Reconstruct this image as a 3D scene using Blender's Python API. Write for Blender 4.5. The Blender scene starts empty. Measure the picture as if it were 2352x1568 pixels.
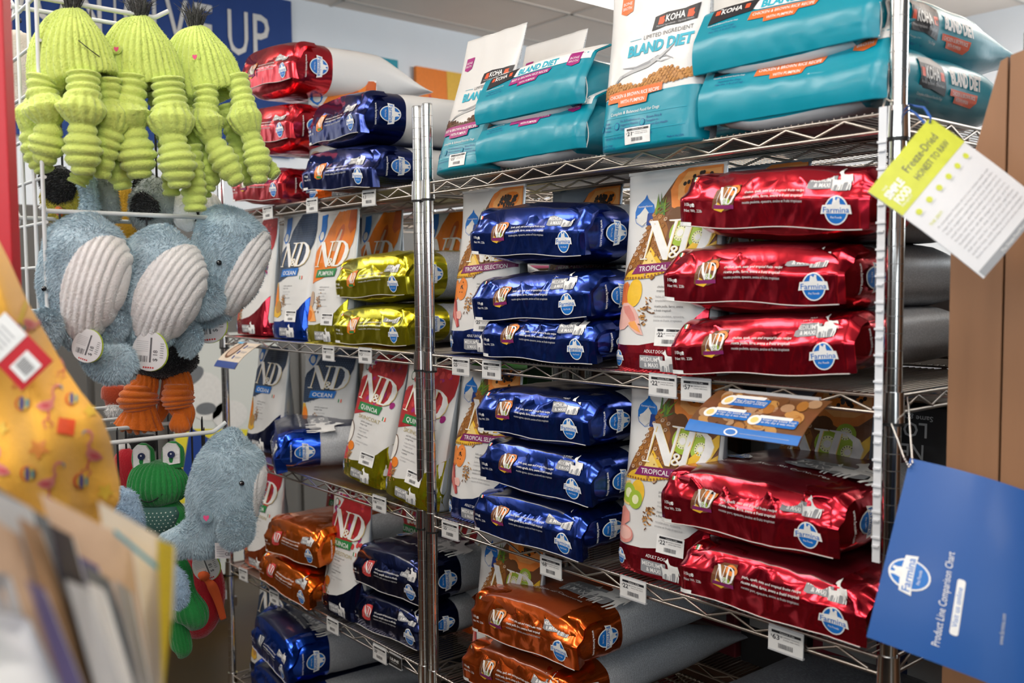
import bpy, bmesh, math, random
import numpy as np
from mathutils import Vector, Matrix

SC = bpy.context.scene
COL = SC.collection

# ------------------------------------------------------------------ camera, world, exposure, lights
F_PX, YAW, PITCH, ROLL = 2171.06, 0.695985, 0.0594592, -0.0071661
CAM = np.array([0.0, 0.0, 1.42])
_cy, _sy = math.cos(YAW), math.sin(YAW)
_v = np.array([-_cy, _sy, 0.]); _r = np.array([_sy, _cy, 0.]); _u = np.array([0, 0, 1.])
_vf = _v * math.cos(PITCH) - _u * math.sin(PITCH)
_uf = _u * math.cos(PITCH) + _v * math.sin(PITCH)
_r2 = _r * math.cos(ROLL) + _uf * math.sin(ROLL)
_u2 = _uf * math.cos(ROLL) - _r * math.sin(ROLL)
cam_d = bpy.data.cameras.new('camera')
cam_d.sensor_width = 36.0
cam_d.lens = 36.0 * F_PX / 2352.0
cam_d.clip_start = 0.02
cam_d.dof.use_dof = True
cam_d.dof.focus_distance = 2.02
cam_d.dof.aperture_fstop = 4.0
cam = bpy.data.objects.new('camera', cam_d)
COL.objects.link(cam)
cam.matrix_world = Matrix(((_r2[0], _u2[0], -_vf[0], CAM[0]), (_r2[1], _u2[1], -_vf[1], CAM[1]), (_r2[2], _u2[2], -_vf[2], CAM[2]), (0, 0, 0, 1)))
SC.camera = cam


def at(x, y, Y=None, X=None, Z=None, D=None):
    """the place in the shop seen at a photo pixel, on a plane of the shop"""
    d = _vf + _r2 * (x - 1176) / F_PX - _u2 * (y - 784) / F_PX
    if Y is not None: t = Y / d[1]
    elif X is not None: t = X / d[0]
    elif Z is not None: t = (Z - CAM[2]) / d[2]
    else: t = D
    return CAM + d * t


SC.view_settings.view_transform = 'Standard'
SC.view_settings.look = 'None'
SC.view_settings.gamma = 1.0
SC.view_settings.use_curve_mapping = False
SC.view_settings.exposure = 0.0
SC.cycles.max_bounces = 7
SC.cycles.diffuse_bounces = 3
SC.cycles.glossy_bounces = 4
SC.cycles.transparent_max_bounces = 12
SC.cycles.sample_clamp_indirect = 6.0
SC.cycles.caustics_reflective = False
SC.cycles.caustics_refractive = False

W = bpy.data.worlds.new('world'); SC.world = W
W.use_nodes = True
bg = W.node_tree.nodes['Background']
bg.inputs[0].default_value = (0.80, 0.90, 1.0, 1)
bg.inputs[1].default_value = 0.10


def area(name, loc, target, sx, sy, power, color):
    l = bpy.data.lights.new(name, 'AREA'); l.shape = 'RECTANGLE'; l.size = sx; l.size_y = sy
    l.energy = power; l.color = color
    o = bpy.data.objects.new(name, l); COL.objects.link(o); o.location = loc
    o.rotation_euler = (Vector(target) - Vector(loc)).to_track_quat('-Z', 'Y').to_euler()
    return o


CEIL = 3.06
# ceiling light fixtures over the aisles (the fixtures themselves are built below)
FIX = [tuple(at(1590, -62, Z=2.87)[:2]), (-2.2, 0.1), (-0.2, 0.1), (1.8, 0.1), (-2.2, 4.4), (-0.4, 3.6), (-4.2, 0.1), (0.0, -2.2), (-2.4, -2.2)]
for i, (x, y) in enumerate(FIX):
    a = area('ceiling_lamp', (x, y, CEIL - 0.22), (x, y, 0), 1.15, 0.5, 15, (1.0, 0.93, 0.84))
# daylight through the shop windows behind and to the right of the camera
area('window_daylight', (2.6, -1.9, 1.9), (-1.2, 1.2, 1.5), 3.2, 1.9, 66, (0.86, 0.94, 1.0))
area('window_daylight', (-0.6, -3.1, 2.0), (-1.3, 1.3, 1.5), 2.6, 1.6, 62, (0.86, 0.94, 1.0))

area('left_wall_fill', (-.5, 5.4, 2.3), (-5.0, 3.2, 2.7), 2.0, 1.2, 80, (0.88, 0.95, 1.0))  # added fill lamp that brightens the left wall; the back wall has no window

# ------------------------------------------------------------------ helpers
MATS = {}


def mat(name, col, rough=0.5, metal=0.0, bump=0.0, bscale=40.0, spec=0.5, var=0.0, vscale=6.0, sheen=0.0, coat=0.0, emit=0.0, trans=0.0, alpha=1.0):
    if name in MATS: return MATS[name]
    m = bpy.data.materials.new(name); m.use_nodes = True
    nt = m.node_tree; b = nt.nodes['Principled BSDF']
    b.inputs['Base Color'].default_value = (*col, 1)
    b.inputs['Roughness'].default_value = rough
    b.inputs['Metallic'].default_value = metal
    b.inputs['Specular IOR Level'].default_value = spec
    b.inputs['Coat Weight'].default_value = coat
    b.inputs['Coat Roughness'].default_value = 0.12
    b.inputs['Sheen Weight'].default_value = sheen
    b.inputs['Transmission Weight'].default_value = trans
    b.inputs['Alpha'].default_value = alpha
    if emit:
        b.inputs['Emission Color'].default_value = (*col, 1); b.inputs['Emission Strength'].default_value = emit
    tc = nt.nodes.new('ShaderNodeTexCoord')
    if var:
        n = nt.nodes.new('ShaderNodeTexNoise'); n.inputs['Scale'].default_value = vscale; n.inputs['Detail'].default_value = 4
        nt.links.new(tc.outputs['Object'], n.inputs['Vector'])
        mx = nt.nodes.new('ShaderNodeMix'); mx.data_type = 'RGBA'
        mx.inputs[6].default_value = (*[c * (1 - var) for c in col], 1)
        mx.inputs[7].default_value = (*[min(1, c * (1 + var)) for c in col], 1)
        nt.links.new(n.outputs['Fac'], mx.inputs[0]); nt.links.new(mx.outputs[2], b.inputs['Base Color'])
    if bump:
        n2 = nt.nodes.new('ShaderNodeTexNoise'); n2.inputs['Scale'].default_value = bscale; n2.inputs['Detail'].default_value = 3
        nt.links.new(tc.outputs['Object'], n2.inputs['Vector'])
        bp = nt.nodes.new('ShaderNodeBump'); bp.inputs['Strength'].default_value = bump; bp.inputs['Distance'].default_value = 0.004
        nt.links.new(n2.outputs['Fac'], bp.inputs['Height']); nt.links.new(bp.outputs['Normal'], b.inputs['Normal'])
    MATS[name] = m
    return m


def foil(name, col, rough=0.2):
    """crinkled metallised film"""
    if name in MATS: return MATS[name]
    m = bpy.data.materials.new(name); m.use_nodes = True
    nt = m.node_tree; b = nt.nodes['Principled BSDF']
    b.inputs['Base Color'].default_value = (*col, 1)
    b.inputs['Metallic'].default_value = 0.9; b.inputs['Roughness'].default_value = rough
    b.inputs['Coat Weight'].default_value = 0.35; b.inputs['Coat Roughness'].default_value = 0.08
    tc = nt.nodes.new('ShaderNodeTexCoord')
    mp = nt.nodes.new('ShaderNodeMapping'); mp.inputs['Scale'].default_value = (1, 1, 0.6)
    vo = nt.nodes.new('ShaderNodeTexVoronoi'); vo.feature = 'SMOOTH_F1'; vo.inputs['Scale'].default_value = 26; vo.inputs['Smoothness'].default_value = 0.35
    n2 = nt.nodes.new('ShaderNodeTexNoise'); n2.inputs['Scale'].default_value = 12; n2.inputs['Detail'].default_value = 3; n2.inputs['Distortion'].default_value = 1.2
    nt.links.new(tc.outputs['Object'], mp.inputs['Vector']); nt.links.new(mp.outputs[0], vo.inputs['Vector']); nt.links.new(mp.outputs[0], n2.inputs['Vector'])
    ad = nt.nodes.new('ShaderNodeMath'); ad.operation = 'ADD'
    nt.links.new(vo.outputs['Distance'], ad.inputs[0]); nt.links.new(n2.outputs['Fac'], ad.inputs[1])
    bp = nt.nodes.new('ShaderNodeBump'); bp.inputs['Strength'].default_value = 0.16; bp.inputs['Distance'].default_value = 0.010
    nt.links.new(ad.outputs[0], bp.inputs['Height']); nt.links.new(bp.outputs['Normal'], b.inputs['Normal'])
    nt.links.new(bp.outputs['Normal'], b.inputs['Coat Normal'])
    MATS[name] = m
    return m


def mesh(name, verts, faces, mats, idx=None, parent=None, smooth=True, loc=None):
    me = bpy.data.meshes.new(name)
    me.from_pydata([tuple(map(float, v)) for v in verts], [], [tuple(map(int, f)) for f in faces])
    for m in (mats if isinstance(mats, (list, tuple)) else [mats]): me.materials.append(m)
    if idx is not None: me.polygons.foreach_set('material_index', np.asarray(idx, dtype=np.int32))
    if smooth: me.polygons.foreach_set('use_smooth', np.ones(len(me.polygons), dtype=bool))
    me.update()
    o = bpy.data.objects.new(name, me); COL.objects.link(o)
    if parent is not None: o.parent = parent
    if loc is not None: o.location = loc
    return o


class MB:
    """collects simple shapes into one mesh"""
    def __init__(s): s.v = []; s.f = []; s.m = []
    def add(s, v, f, m=0):
        n = len(s.v); s.v += [tuple(map(float, p)) for p in v]; s.f += [tuple(int(i) + n for i in q) for q in f]; s.m += [m] * len(f)
    def box(s, a, b, m=0, bev=0.0):
        x0, y0, z0 = a; x1, y1, z1 = b
        if bev <= 0:
            s.add([(x0, y0, z0), (x1, y0, z0), (x1, y1, z0), (x0, y1, z0), (x0, y0, z1), (x1, y0, z1), (x1, y1, z1), (x0, y1, z1)],
                  [(0, 3, 2, 1), (4, 5, 6, 7), (0, 1, 5, 4), (1, 2, 6, 5), (2, 3, 7, 6), (3, 0, 4, 7)], m); return
        bm = bmesh.new(); bmesh.ops.create_cube(bm, size=1)
        for v in bm.verts: v.co = Vector(((x0 + x1) / 2 + v.co.x * (x1 - x0), (y0 + y1) / 2 + v.co.y * (y1 - y0), (z0 + z1) / 2 + v.co.z * (z1 - z0)))
        bmesh.ops.bevel(bm, geom=bm.edges[:], offset=bev, segments=2, affect='EDGES', profile=0.5)
        bm.verts.index_update(); s.add([v.co[:] for v in bm.verts], [[v.index for v in f.verts] for f in bm.faces], m); bm.free()
    def tube(s, pts, r, seg=8, m=0, cap=True):
        pts = [np.array(p, float) for p in pts]; n = len(pts)
        R = r if hasattr(r, '__len__') else [r] * n
        rings = []; up = None
        for i, p in enumerate(pts):
            t = pts[min(i + 1, n - 1)] - pts[max(i - 1, 0)]; t = t / (np.linalg.norm(t) + 1e-12)
            if up is None:
                a = np.array([0, 0, 1.]) if abs(t[2]) < .9 else np.array([1., 0, 0])
            else: a = up
            x = np.cross(a, t); x /= (np.linalg.norm(x) + 1e-12); y = np.cross(t, x); up = y
            rings.append([p + (x * math.cos(2 * math.pi * k / seg) + y * math.sin(2 * math.pi * k / seg)) * R[i] for k in range(seg)])
        v = [q for rg in rings for q in rg]; f = []
        for i in range(n - 1):
            for k in range(seg):
                k2 = (k + 1) % seg
                f.append((i * seg + k, i * seg + k2, (i + 1) * seg + k2, (i + 1) * seg + k))
        if cap:
            b = len(v); v = v + rings[0] + rings[-1]; f.append(tuple(b + k for k in range(seg))[::-1]); f.append(tuple(b + seg + k for k in range(seg)))
        s.add(v, f, m)
    def grid(s, P, m=0, flip=False, closed_u=False):
        P = np.asarray(P); n, k = P.shape[:2]; f = []
        for i in range(n - 1):
            for j in range(k if closed_u else k - 1):
                j2 = (j + 1) % k
                q = (i * k + j, i * k + j2, (i + 1) * k + j2, (i + 1) * k + j)
                f.append(q[::-1] if flip else q)
        s.add(P.reshape(-1, 3), f, m)
    def build(s, name, mats, parent=None, smooth=True, loc=None): return mesh(name, s.v, s.f, mats, s.m, parent, smooth, loc)


def empty(name, loc=(0, 0, 0), rot=(0, 0, 0)):
    o = bpy.data.objects.new(name, None); COL.objects.link(o); o.location = tuple(map(float, loc)); o.rotation_euler = rot; o.empty_display_size = .05
    return o


def tag(o, label, cat, group=None, kind=None):
    o['label'] = label; o['category'] = cat
    if group: o['group'] = group
    if kind: o['kind'] = kind
    return o


def struct(o): o['kind'] = 'structure'; return o


# -------- numpy noise
_rg = np.random.RandomState(7)
_T = _rg.rand(256, 256)


def vnoise(x, y, seed=0):
    x = np.asarray(x, float) + seed * 17.31; y = np.asarray(y, float) + seed * 9.73
    xi = np.floor(x).astype(int); yi = np.floor(y).astype(int); fx = x - xi; fy = y - yi
    fx = fx * fx * (3 - 2 * fx); fy = fy * fy * (3 - 2 * fy)
    a = _T[xi % 256, yi % 256]; b = _T[(xi + 1) % 256, yi % 256]; c = _T[xi % 256, (yi + 1) % 256]; d = _T[(xi + 1) % 256, (yi + 1) % 256]
    return (a * (1 - fx) + b * fx) * (1 - fy) + (c * (1 - fx) + d * fx) * fy


def ridge(x, y, seed=0): return 1 - np.abs(2 * vnoise(x, y, seed) - 1)


class Grid:
    """a sampled surface; prints are laid on it in (u,v) metres"""
    def __init__(s, P, u0, u1, v0, v1):
        s.P = np.asarray(P, float); s.u0, s.u1, s.v0, s.v1 = u0, u1, v0, v1
        du = np.gradient(s.P, axis=1); dv = np.gradient(s.P, axis=0)
        n = np.cross(du, dv); s.N = n / (np.linalg.norm(n, axis=2, keepdims=True) + 1e-12)
    def sample(s, uv, off):
        n, m = s.P.shape[:2]
        a = np.clip((uv[:, 1] - s.v0) / (s.v1 - s.v0), 0, 1) * (n - 1); b = np.clip((uv[:, 0] - s.u0) / (s.u1 - s.u0), 0, 1) * (m - 1)
        i = np.minimum(a.astype(int), n - 2); j = np.minimum(b.astype(int), m - 2); fa = (a - i)[:, None]; fb = (b - j)[:, None]
        def g(A): return (A[i, j] * (1 - fb) + A[i, j + 1] * fb) * (1 - fa) + (A[i + 1, j] * (1 - fb) + A[i + 1, j + 1] * fb) * fa
        return g(s.P) + g(s.N) * np.asarray(off).reshape(-1, 1)


# -------- flat art: triangulated 2D pieces with colours
_txt = {}


def text_mesh(s, bold=0.0, res=2):
    k = (s, bold, res)
    if k in _txt: return _txt[k]
    cu = bpy.data.curves.new('t', 'FONT'); cu.body = s; cu.resolution_u = res; cu.offset = bold
    o = bpy.data.objects.new('t', cu); me = o.to_mesh()
    v = np.array([p.co[:2] for p in me.vertices]).reshape(-1, 2); f = [tuple(p.vertices) for p in me.polygons]
    o.to_mesh_clear(); bpy.data.objects.remove(o); bpy.data.curves.remove(cu)
    _txt[k] = (v, f); return _txt[k]


def cut(v, f, step):
    """split a flat piece along a grid so that it can follow a curved surface"""
    v = np.asarray(v, float)
    bm = bmesh.new(); bv = [bm.verts.new((p[0], p[1], 0)) for p in v]
    for q in f:
        try: bm.faces.new([bv[i] for i in q])
        except ValueError: pass
    bm.normal_update(); bmesh.ops.triangulate(bm, faces=[q for q in bm.faces if len(q.verts) > 3])
    lo = v.min(0); hi = v.max(0)
    for ax in (0, 1):
        c = math.floor(lo[ax] / step) * step + step
        while c < hi[ax]:
            co = [0, 0, 0]; no = [0, 0, 0]; co[ax] = c; no[ax] = 1
            bmesh.ops.bisect_plane(bm, geom=bm.verts[:] + bm.edges[:] + bm.faces[:], plane_co=co, plane_no=no); c += step
    bm.verts.index_update()
    r = (np.array([p.co[:2] for p in bm.verts]), [tuple(p.index for p in q.verts) for q in bm.faces]); bm.free()
    return r


class Art:
    """groups[name] = list of (verts, faces, colour key, layer)"""
    def __init__(s, step=0.008): s.g = {}; s.step = step; s.cur = 'print'
    def put(s, v, f, c, layer):
        s.g.setdefault(s.cur, []).append((np.asarray(v, float), f, c, layer))
    def poly(s, pts, c, layer=1, step=None):
        pts = np.asarray(pts, float); st = step or s.step
        v, f = pts, [tuple(range(len(pts)))]
        a = np.roll(pts, -1, 0); area_ = 0.5 * np.sum(pts[:, 0] * a[:, 1] - a[:, 0] * pts[:, 1])
        if area_ < 0: v = pts[::-1]
        if max(pts.max(0) - pts.min(0)) > st: v, f = cut(v, f, st)
        s.put(v, f, c, layer)
    def rect(s, x0, y0, x1, y1, c, layer=1, r=0.0, rot=0.0):
        if r > 0:
            p = []
            for cx, cy, a0 in ((x1 - r, y0 + r, -90), (x1 - r, y1 - r, 0), (x0 + r, y1 - r, 90), (x0 + r, y0 + r, 180)):
                for k in range(4): a = math.radians(a0 + 30 * k); p.append((cx + r * math.cos(a), cy + r * math.sin(a)))
        else: p = [(x0, y0), (x1, y0), (x1, y1), (x0, y1)]
        if rot:
            cx, cy = (x0 + x1) / 2, (y0 + y1) / 2; c_, s_ = math.cos(rot), math.sin(rot)
            p = [(cx + (a - cx) * c_ - (b - cy) * s_, cy + (a - cx) * s_ + (b - cy) * c_) for a, b in p]
        s.poly(p, c, layer)
    def ell(s, cx, cy, rx, ry, c, layer=1, rot=0.0, n=20):
        c_, s_ = math.cos(rot), math.sin(rot)
        s.poly([(cx + rx * math.cos(t) * c_ - ry * math.sin(t) * s_, cy + rx * math.cos(t) * s_ + ry * math.sin(t) * c_) for t in (2 * math.pi * k / n for k in range(n))], c, layer)
    def text(s, st, x, y, h, c, layer=2, width=None, align='L', bold=0.0, shear=0.0, rot=0.0, sx=1.0, vs=None):
        v, f = text_mesh(st, bold)
        if len(v) == 0: return
        v = v.copy(); x0, x1 = v[:, 0].min(), v[:, 0].max(); v[:, 0] -= x0; w = (x1 - x0)
        v = v * h / 0.73
        w = w * h / 0.73
        if width: v[:, 0] *= width / w; w = width
        else: v[:, 0] *= sx; w *= sx
        if align == 'C': v[:, 0] -= w / 2
        if align == 'R': v[:, 0] -= w
        v[:, 0] += v[:, 1] * shear
        if rot:
            c_, s_ = math.cos(rot), math.sin(rot); v = np.stack([v[:, 0] * c_ - v[:, 1] * s_, v[:, 0] * s_ + v[:, 1] * c_], 1)
        v += (x, y)
        if h > s.step: v, f = cut(v, f, s.step)
        s.put(v, f, c, layer)
    def line(s, pts, w, c, layer=2):
        pts = [np.array(p, float) for p in pts]
        L = []; R = []
        ws = w if hasattr(w, '__len__') else [w] * len(pts)
        for i, p in enumerate(pts):
            t = pts[min(i + 1, len(pts) - 1)] - pts[max(i - 1, 0)]; t = t / (np.linalg.norm(t) + 1e-9); n = np.array([-t[1], t[0]]) * ws[i] / 2
            L.append(p + n); R.append(p - n)
        v = R + L; n = len(pts)
        s.put(np.array(v), [(i, i + 1, n + i + 1, n + i) for i in range(n - 1)], c, layer)
    def xf(s, sx=1, sy=1, rot=0, dx=0, dy=0):
        c_, s_ = math.cos(rot), math.sin(rot); o = Art(s.step)
        for k, l in s.g.items():
            o.g[k] = [(np.stack([(v[:, 0] * sx) * c_ - (v[:, 1] * sy) * s_ + dx, (v[:, 0] * sx) * s_ + (v[:, 1] * sy) * c_ + dy], 1), f, c, ly) for v, f, c, ly in l]
        return o
    def join(s, o, group=None, lift=0):
        for k, l in o.g.items(): s.g.setdefault(group or k, []).extend([(v, f, c, ly + lift) for v, f, c, ly in l])
    def lay(s, surf, parent, colours, base=0.0007, lift=0.00022, flip=False, labels=None):
        """surf: Grid or a function (uv, off) -> points"""
        fn = surf.sample if isinstance(surf, Grid) else surf
        for name, l in s.g.items():
            keys = []; V = []; Fc = []; M_ = []; n = 0
            for v, f, c, ly in l:
                if c not in keys: keys.append(c)
                V.append(fn(v, np.full(len(v), base + lift * ly))); k = keys.index(c)
                for q in f: Fc.append(tuple(i + n for i in (q[::-1] if flip else q))); M_.append(k)
                n += len(v)
            o = mesh(name.split('#')[0], np.concatenate(V), Fc, [colours(k) for k in keys], M_, parent, smooth=False)
            if labels and name in labels: o['label'] = labels[name]


INK = dict(white=(.86, .86, .85), black=(.02, .02, .025), grey=(.30, .31, .33), lgrey=(.55, .56, .57), mgrey=(.16, .17, .18), txt=(.12, .12, .13), ltxt=(.42, .42, .43),
           logo=(.01, .16, .55), purple=(.23, .02, .13), green=(.02, .22, .06), red=(.62, .03, .03), fruit=(.18, .07, .03), pine=(.33, .13, .03), pine2=(.17, .06, .015), yellow=(.85, .52, .04),
           pale=(.90, .66, .22), orange=(.80, .22, .02), papaya=(.85, .26, .05), seed=(.02, .012, .01), kiwi=(.36, .52, .05), kiwi2=(.80, .82, .50), kiwi3=(.18, .3, .02), leaf=(.08, .18, .04), meat=(.72, .28, .24), meat2=(.82, .48, .42),
           meat3=(.50, .06, .06), grain=(.48, .25, .07), brown=(.15, .06, .02), peach=(.92, .40, .12), teal=(.0, .28, .38), teal_l=(.02, .40, .54), kib=(.52, .24, .06), kib2=(.36, .15, .03), dkib=(.11, .045, .02), navy=(.02, .03, .10),
           magenta=(.36, .02, .19), orange_b=(.74, .16, .03), bluedot=(.10, .15, .24), bluebase=(.035, .055, .10), pump=(.78, .20, .01), pump2=(.55, .10, .01), pump3=(.90, .42, .12), quin=(.42, .025, .03), quin2=(.62, .06, .06), cream=(.80, .72, .56),
           coco=(.85, .83, .78), silver=(.45, .46, .47), ylw=(.72, .62, .03), goldtxt=(.50, .42, .2), hot=(.85, .1, .03), pink=(.83, .25, .28), hotpink=(.85, .08, .25), dots=(.75, .85, .75), skyblue=(.1, .45, .75), lime=(.55, .75, .05),
           coral=(.75, .13, .06), tan=(.55, .38, .26), dgreen=(.05, .13, .07), beige=(.70, .60, .48), navyblue=(.015, .05, .25), kraft=(.40, .24, .13), mustard=(.75, .45, .05), offw=(.70, .69, .66))


def ink(k):
    if k.startswith('foil_'): return foil(k, FOIL[k[5:]])
    if k == 'silver_foil': return foil('silver_film', (.6, .6, .62), .25)
    return mat('print_' + k, INK[k], .42, spec=.4, var=.12, vscale=60)
# ------------------------------------------------------------------ printed designs (drawn flat, then laid on the things)
DOG = np.array([(0, .82), (.03, .88), (.10, .92), (.13, 1.0), (.18, .95), (.26, .80), (.36, .72), (.62, .70), (.84, .72), (.90, .62), (1.0, .36), (.985, .34), (.90, .48), (.90, .30), (.93, .22), (.89, 0), (.83, 0), (.85, .22), (.80, .30), (.78, .22), (.74, 0), (.68, 0), (.70, .26), (.66, .38), (.46, .36), (.42, .26), (.43, 0), (.37, 0), (.35, .28), (.31, .26), (.30, 0), (.24, 0), (.25, .32), (.20, .52), (.17, .68), (.10, .76), (.02, .77)])


def d_logo(small=True):
    a = Art(.12); a.cur = 'logo_badge'
    a.ell(0, 0, .43, .50, 'white', 1, n=24); a.ell(0, 0, .385, .455, 'logo', 2, n=24)
    a.poly([(-.56, -.13), (-.50, .17), (-.2, .20), (.2, .20), (.50, .17), (.56, -.13), (.3, -.10), (-.3, -.10)], 'white', 3)
    a.text('Farmina', -.47, -.075, .2, 'logo', 4, width=.94, bold=.01)
    a.poly([(-.15, .20), (-.11, .34), (-.12, .44), (-.04, .47), (-.03, .36), (.02, .34), (.06, .42), (.13, .40), (.12, .30), (.15, .20)], 'white', 3)
    a.text('Pet Foods', -.2, -.27, .08, 'white', 3, width=.4)
    return a


def d_badge(title='ADULT DOG', big=1):
    a = Art(.075); a.cur = 'size_badge'
    a.poly([(0.0, .02), (.02, .40), (.70, .40), (.70, .02), (.1, -.01)], 'grey', 1); a.rect(.6, -.06, 1.04, .28, 'grey', 1, r=.08)
    a.text('MEDIUM', .05, .225, .13, 'white', 2, width=.50, bold=.02); a.text('& MAXI', .16, .055, .13, 'white', 2, width=.40, bold=.02)
    if title: a.text(title, .10, .46, .085, 'white', 2, width=.44)
    a.poly(DOG * (.26, .46) + (.56, -.05), 'white', 3); a.poly(DOG * (.40, .66) + (.70, -.05), 'white', 4)
    return a


def d_nd(edge=True):
    """the tall serif letters N & D"""
    a = Art(.25); a.cur = 'brand_lettering'
    N1 = [(-.02, 0), (.11, 0), (.11, .025), (.07, .03), (.155, .93), (.12, .97), (.05, .03), (-.02, .025)]
    N2 = [(.06, 1), (.20, 1), (.44, .25), (.44, -.02), (.37, -.02)]
    N3 = [(.40, -.02), (.44, -.02), (.535, .96), (.60, .97), (.60, 1), (.40, 1), (.40, .97), (.49, .955)]
    D1 = [(.60, 0), (.70, 0), (.79, .96), (.86, 1), (.62, 1), (.62, .975), (.70, .95)]
    D2 = [(.66, 0), (.80, 0), (.96, .12), (1.05, .36), (1.08, .62), (1.02, .85), (.90, .97), (.74, 1), (.74, .96), (.86, .92), (.94, .78), (.95, .55), (.90, .25), (.80, .06), (.68, .035)]
    for c, ly, dx, dy in ((('pale', 1, .012, -.012), ('white', 2, 0, 0)) if edge else (('white', 2, 0, 0),)):
        for p in (N1, N2, N3, D1, D2): a.poly(np.array(p) + (dx, dy), c, ly)
        a.text('&', .455 + dx, .02 + dy, .34, c, ly + 1, width=.20)
    return a


def d_flag(s=.007):
    a = Art(.2); a.cur = 'flag_mark'
    a.rect(0, 0, s * .45, s, 'green', 1); a.rect(s * .45, 0, s * .9, s, 'white', 1); a.rect(s * .9, 0, s * 1.35, s, 'hot', 1)
    return a


def d_ticket(w, h, price, dark=True):
    """shelf or bag price label"""
    a = Art(w * .25); a.cur = 'price_print'
    a.rect(w * .1, h * .80, w * .94, h * .92, 'black', 2)
    a.text("Canine Cafe", w * .34, h * .825, h * .065, 'white', 3, width=w * .42)
    a.text('$', w * .08, h * .60, h * .10, 'black', 2); a.text(price, w * .13, h * .50, h * .24, 'black', 2, width=w * .20, bold=.01)
    a.text('99', w * .35, h * .63, h * .09, 'black', 2)
    for k, s in enumerate(('FARMINA TROPICAL', 'CHICK MED MAXI')): a.text(s, w * .44, h * (.66 - .11 * k), h * .055, 'txt', 2, width=w * .46)
    rg = random.Random(int(price)); x = w * .30
    while x < w * .72:
        b = w * rg.choice((.006, .012, .018)); a.rect(x, h * .14, x + b, h * .36, 'txt', 2); x += b + w * rg.choice((.008, .014))
    return a


LANG = {'lamb': ['lamb, spelt, oats and tropical fruits recipe', 'ricetta agnello, farro, avena e frutti tropicali', 'recette agneau, epeautre, avoine et fruits tropicaux'],
        'chicken': ['chicken, spelt, oats and tropical fruits recipe', 'ricetta pollo, farro, avena e frutti tropicali', 'recette poulette, epeautre, avoine et fruits tropicaux'],
        'pork': ['pork, spelt, oats and tropical fruits recipe', 'ricetta suino, farro, avena e frutti tropicali', 'recette porc, epeautre, avoine et fruits tropicaux'],
        'quinoa': ['quail, pumpkin and sea buckthorn recipe', 'ricetta quaglia, zucca e olivello', 'recette caille, potiron et argousier']}


def d_mini(fr):
    """the small fruit patch with the two letters"""
    a = Art(.13); a.cur = 'brand_patch'
    base = {'trop': 'fruit', 'pump': 'pump', 'ocean': 'bluebase', 'quin': 'quin2'}[fr]
    a.poly([(-.2, .0), (-.1, .75), (.35, 1.0), (1.0, 1.05), (.95, .5), (.85, .0), (.5, -.1), (.1, -.12)], base, 1)
    if fr == 'trop':
        a.ell(.75, .75, .28, .24, 'papaya', 2); a.ell(.78, .80, .12, .08, 'seed', 3); a.ell(.3, .62, .22, .26, 'pine', 2); a.ell(.55, .25, .18, .16, 'kiwi', 2)
        a.poly([(-.1, -.05), (.1, .25), (.5, .0), (.3, -.15)], 'yellow', 2); a.rect(-.1, -.02, .9, .14, 'purple', 3)
    elif fr == 'pump': a.rect(.1, -.06, .7, .1, 'green', 3); a.ell(.5, .6, .3, .3, 'pump3', 2)
    return_ = a; n = d_nd(False).xf(.85, .72, 0, .02, .16); a.join(n, 'brand_patch', 3)
    return return_


def art_face(lang, fr, badge, w=.355, kg='10kg', tilt=0.0):
    """the long bottom face of a big foil bag, drawn on 355 x 105 mm"""
    a = Art(.006); L = -w / 2
    a.join(d_flag().xf(1, 1, 0, L + .022, .078))
    a.cur = 'weight_print'
    a.text(kg, L + .014, .034, .006, 'white', 1); a.text('e', L + .028, .033, .009, 'white', 1, bold=.03); a.text('Net Wt. 22lb', L + .013, .024, .005, 'white', 1)
    a.rect(L + .0, .0, L + .026, .006, 'white', 1)
    a.join(d_mini(fr).xf(.042, .040, 0, L + .080, .032))
    a.cur = 'recipe_print'
    for k, s in enumerate(LANG[lang]): a.text(s, L + .134, .056 - .0088 * k, .0046, 'white' if k < 2 else 'lgrey', 1, width=.112, bold=.008)
    a.join(d_badge(badge).xf(.070, .052, 0, w / 2 - .106, .060))
    a.join(d_logo().xf(.046, .043, 0, w / 2 - .050, .028))
    return a


def art_big_top(w):
    """large lettering on the upper side of a big bag, u across, v from the front edge backwards"""
    a = Art(.02); a.cur = 'top_print'
    a.rect(w * .02, .10, w * .42, .165, 'grey', 1, r=.01); a.text('MEDIUM', w * .04, .135, .018, 'white', 2, width=.075, bold=.02); a.text('& MAXI', w * .05, .108, .018, 'white', 2, width=.07, bold=.02)
    a.poly(DOG * (.055, .085) + (w * .20, .09), 'white', 2); a.poly(DOG * (.085, .12) + (w * .27, .09), 'white', 3)
    a.text('Nutrition System for Carnivores', -w * .30, .072, .009, 'white', 1, width=w * .62)
    a.join(d_logo().xf(.05, .05, 0, -w * .30, .13), 'top_print')
    return a


def art_side():
    """narrow side of a big bag: badge and web address, u backwards, v upwards"""
    a = Art(.01)
    a.join(d_logo().xf(.062, .062, -math.pi / 2, .083, .0))
    a.cur = 'side_print'; a.text('www.farmina.com', .040, .034, .0062, 'white', 1, rot=-math.pi / 2, width=.07)
    return a


def fine_print(a, x0, x1, y0, y1, h, c, seed, vertical=False, layer=1):
    rg = random.Random(seed); y = y1
    while y > y0:
        x = x0
        while x < x1:
            l = rg.uniform(.3, 1.0) * (x1 - x0) * .3
            a.put(np.array([(x, y), (min(x + l, x1), y), (min(x + l, x1), y + h * .55), (x, y + h * .55)]), [(0, 1, 2, 3)], c, layer); x += l + h * .8
        y -= h * 1.25


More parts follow.
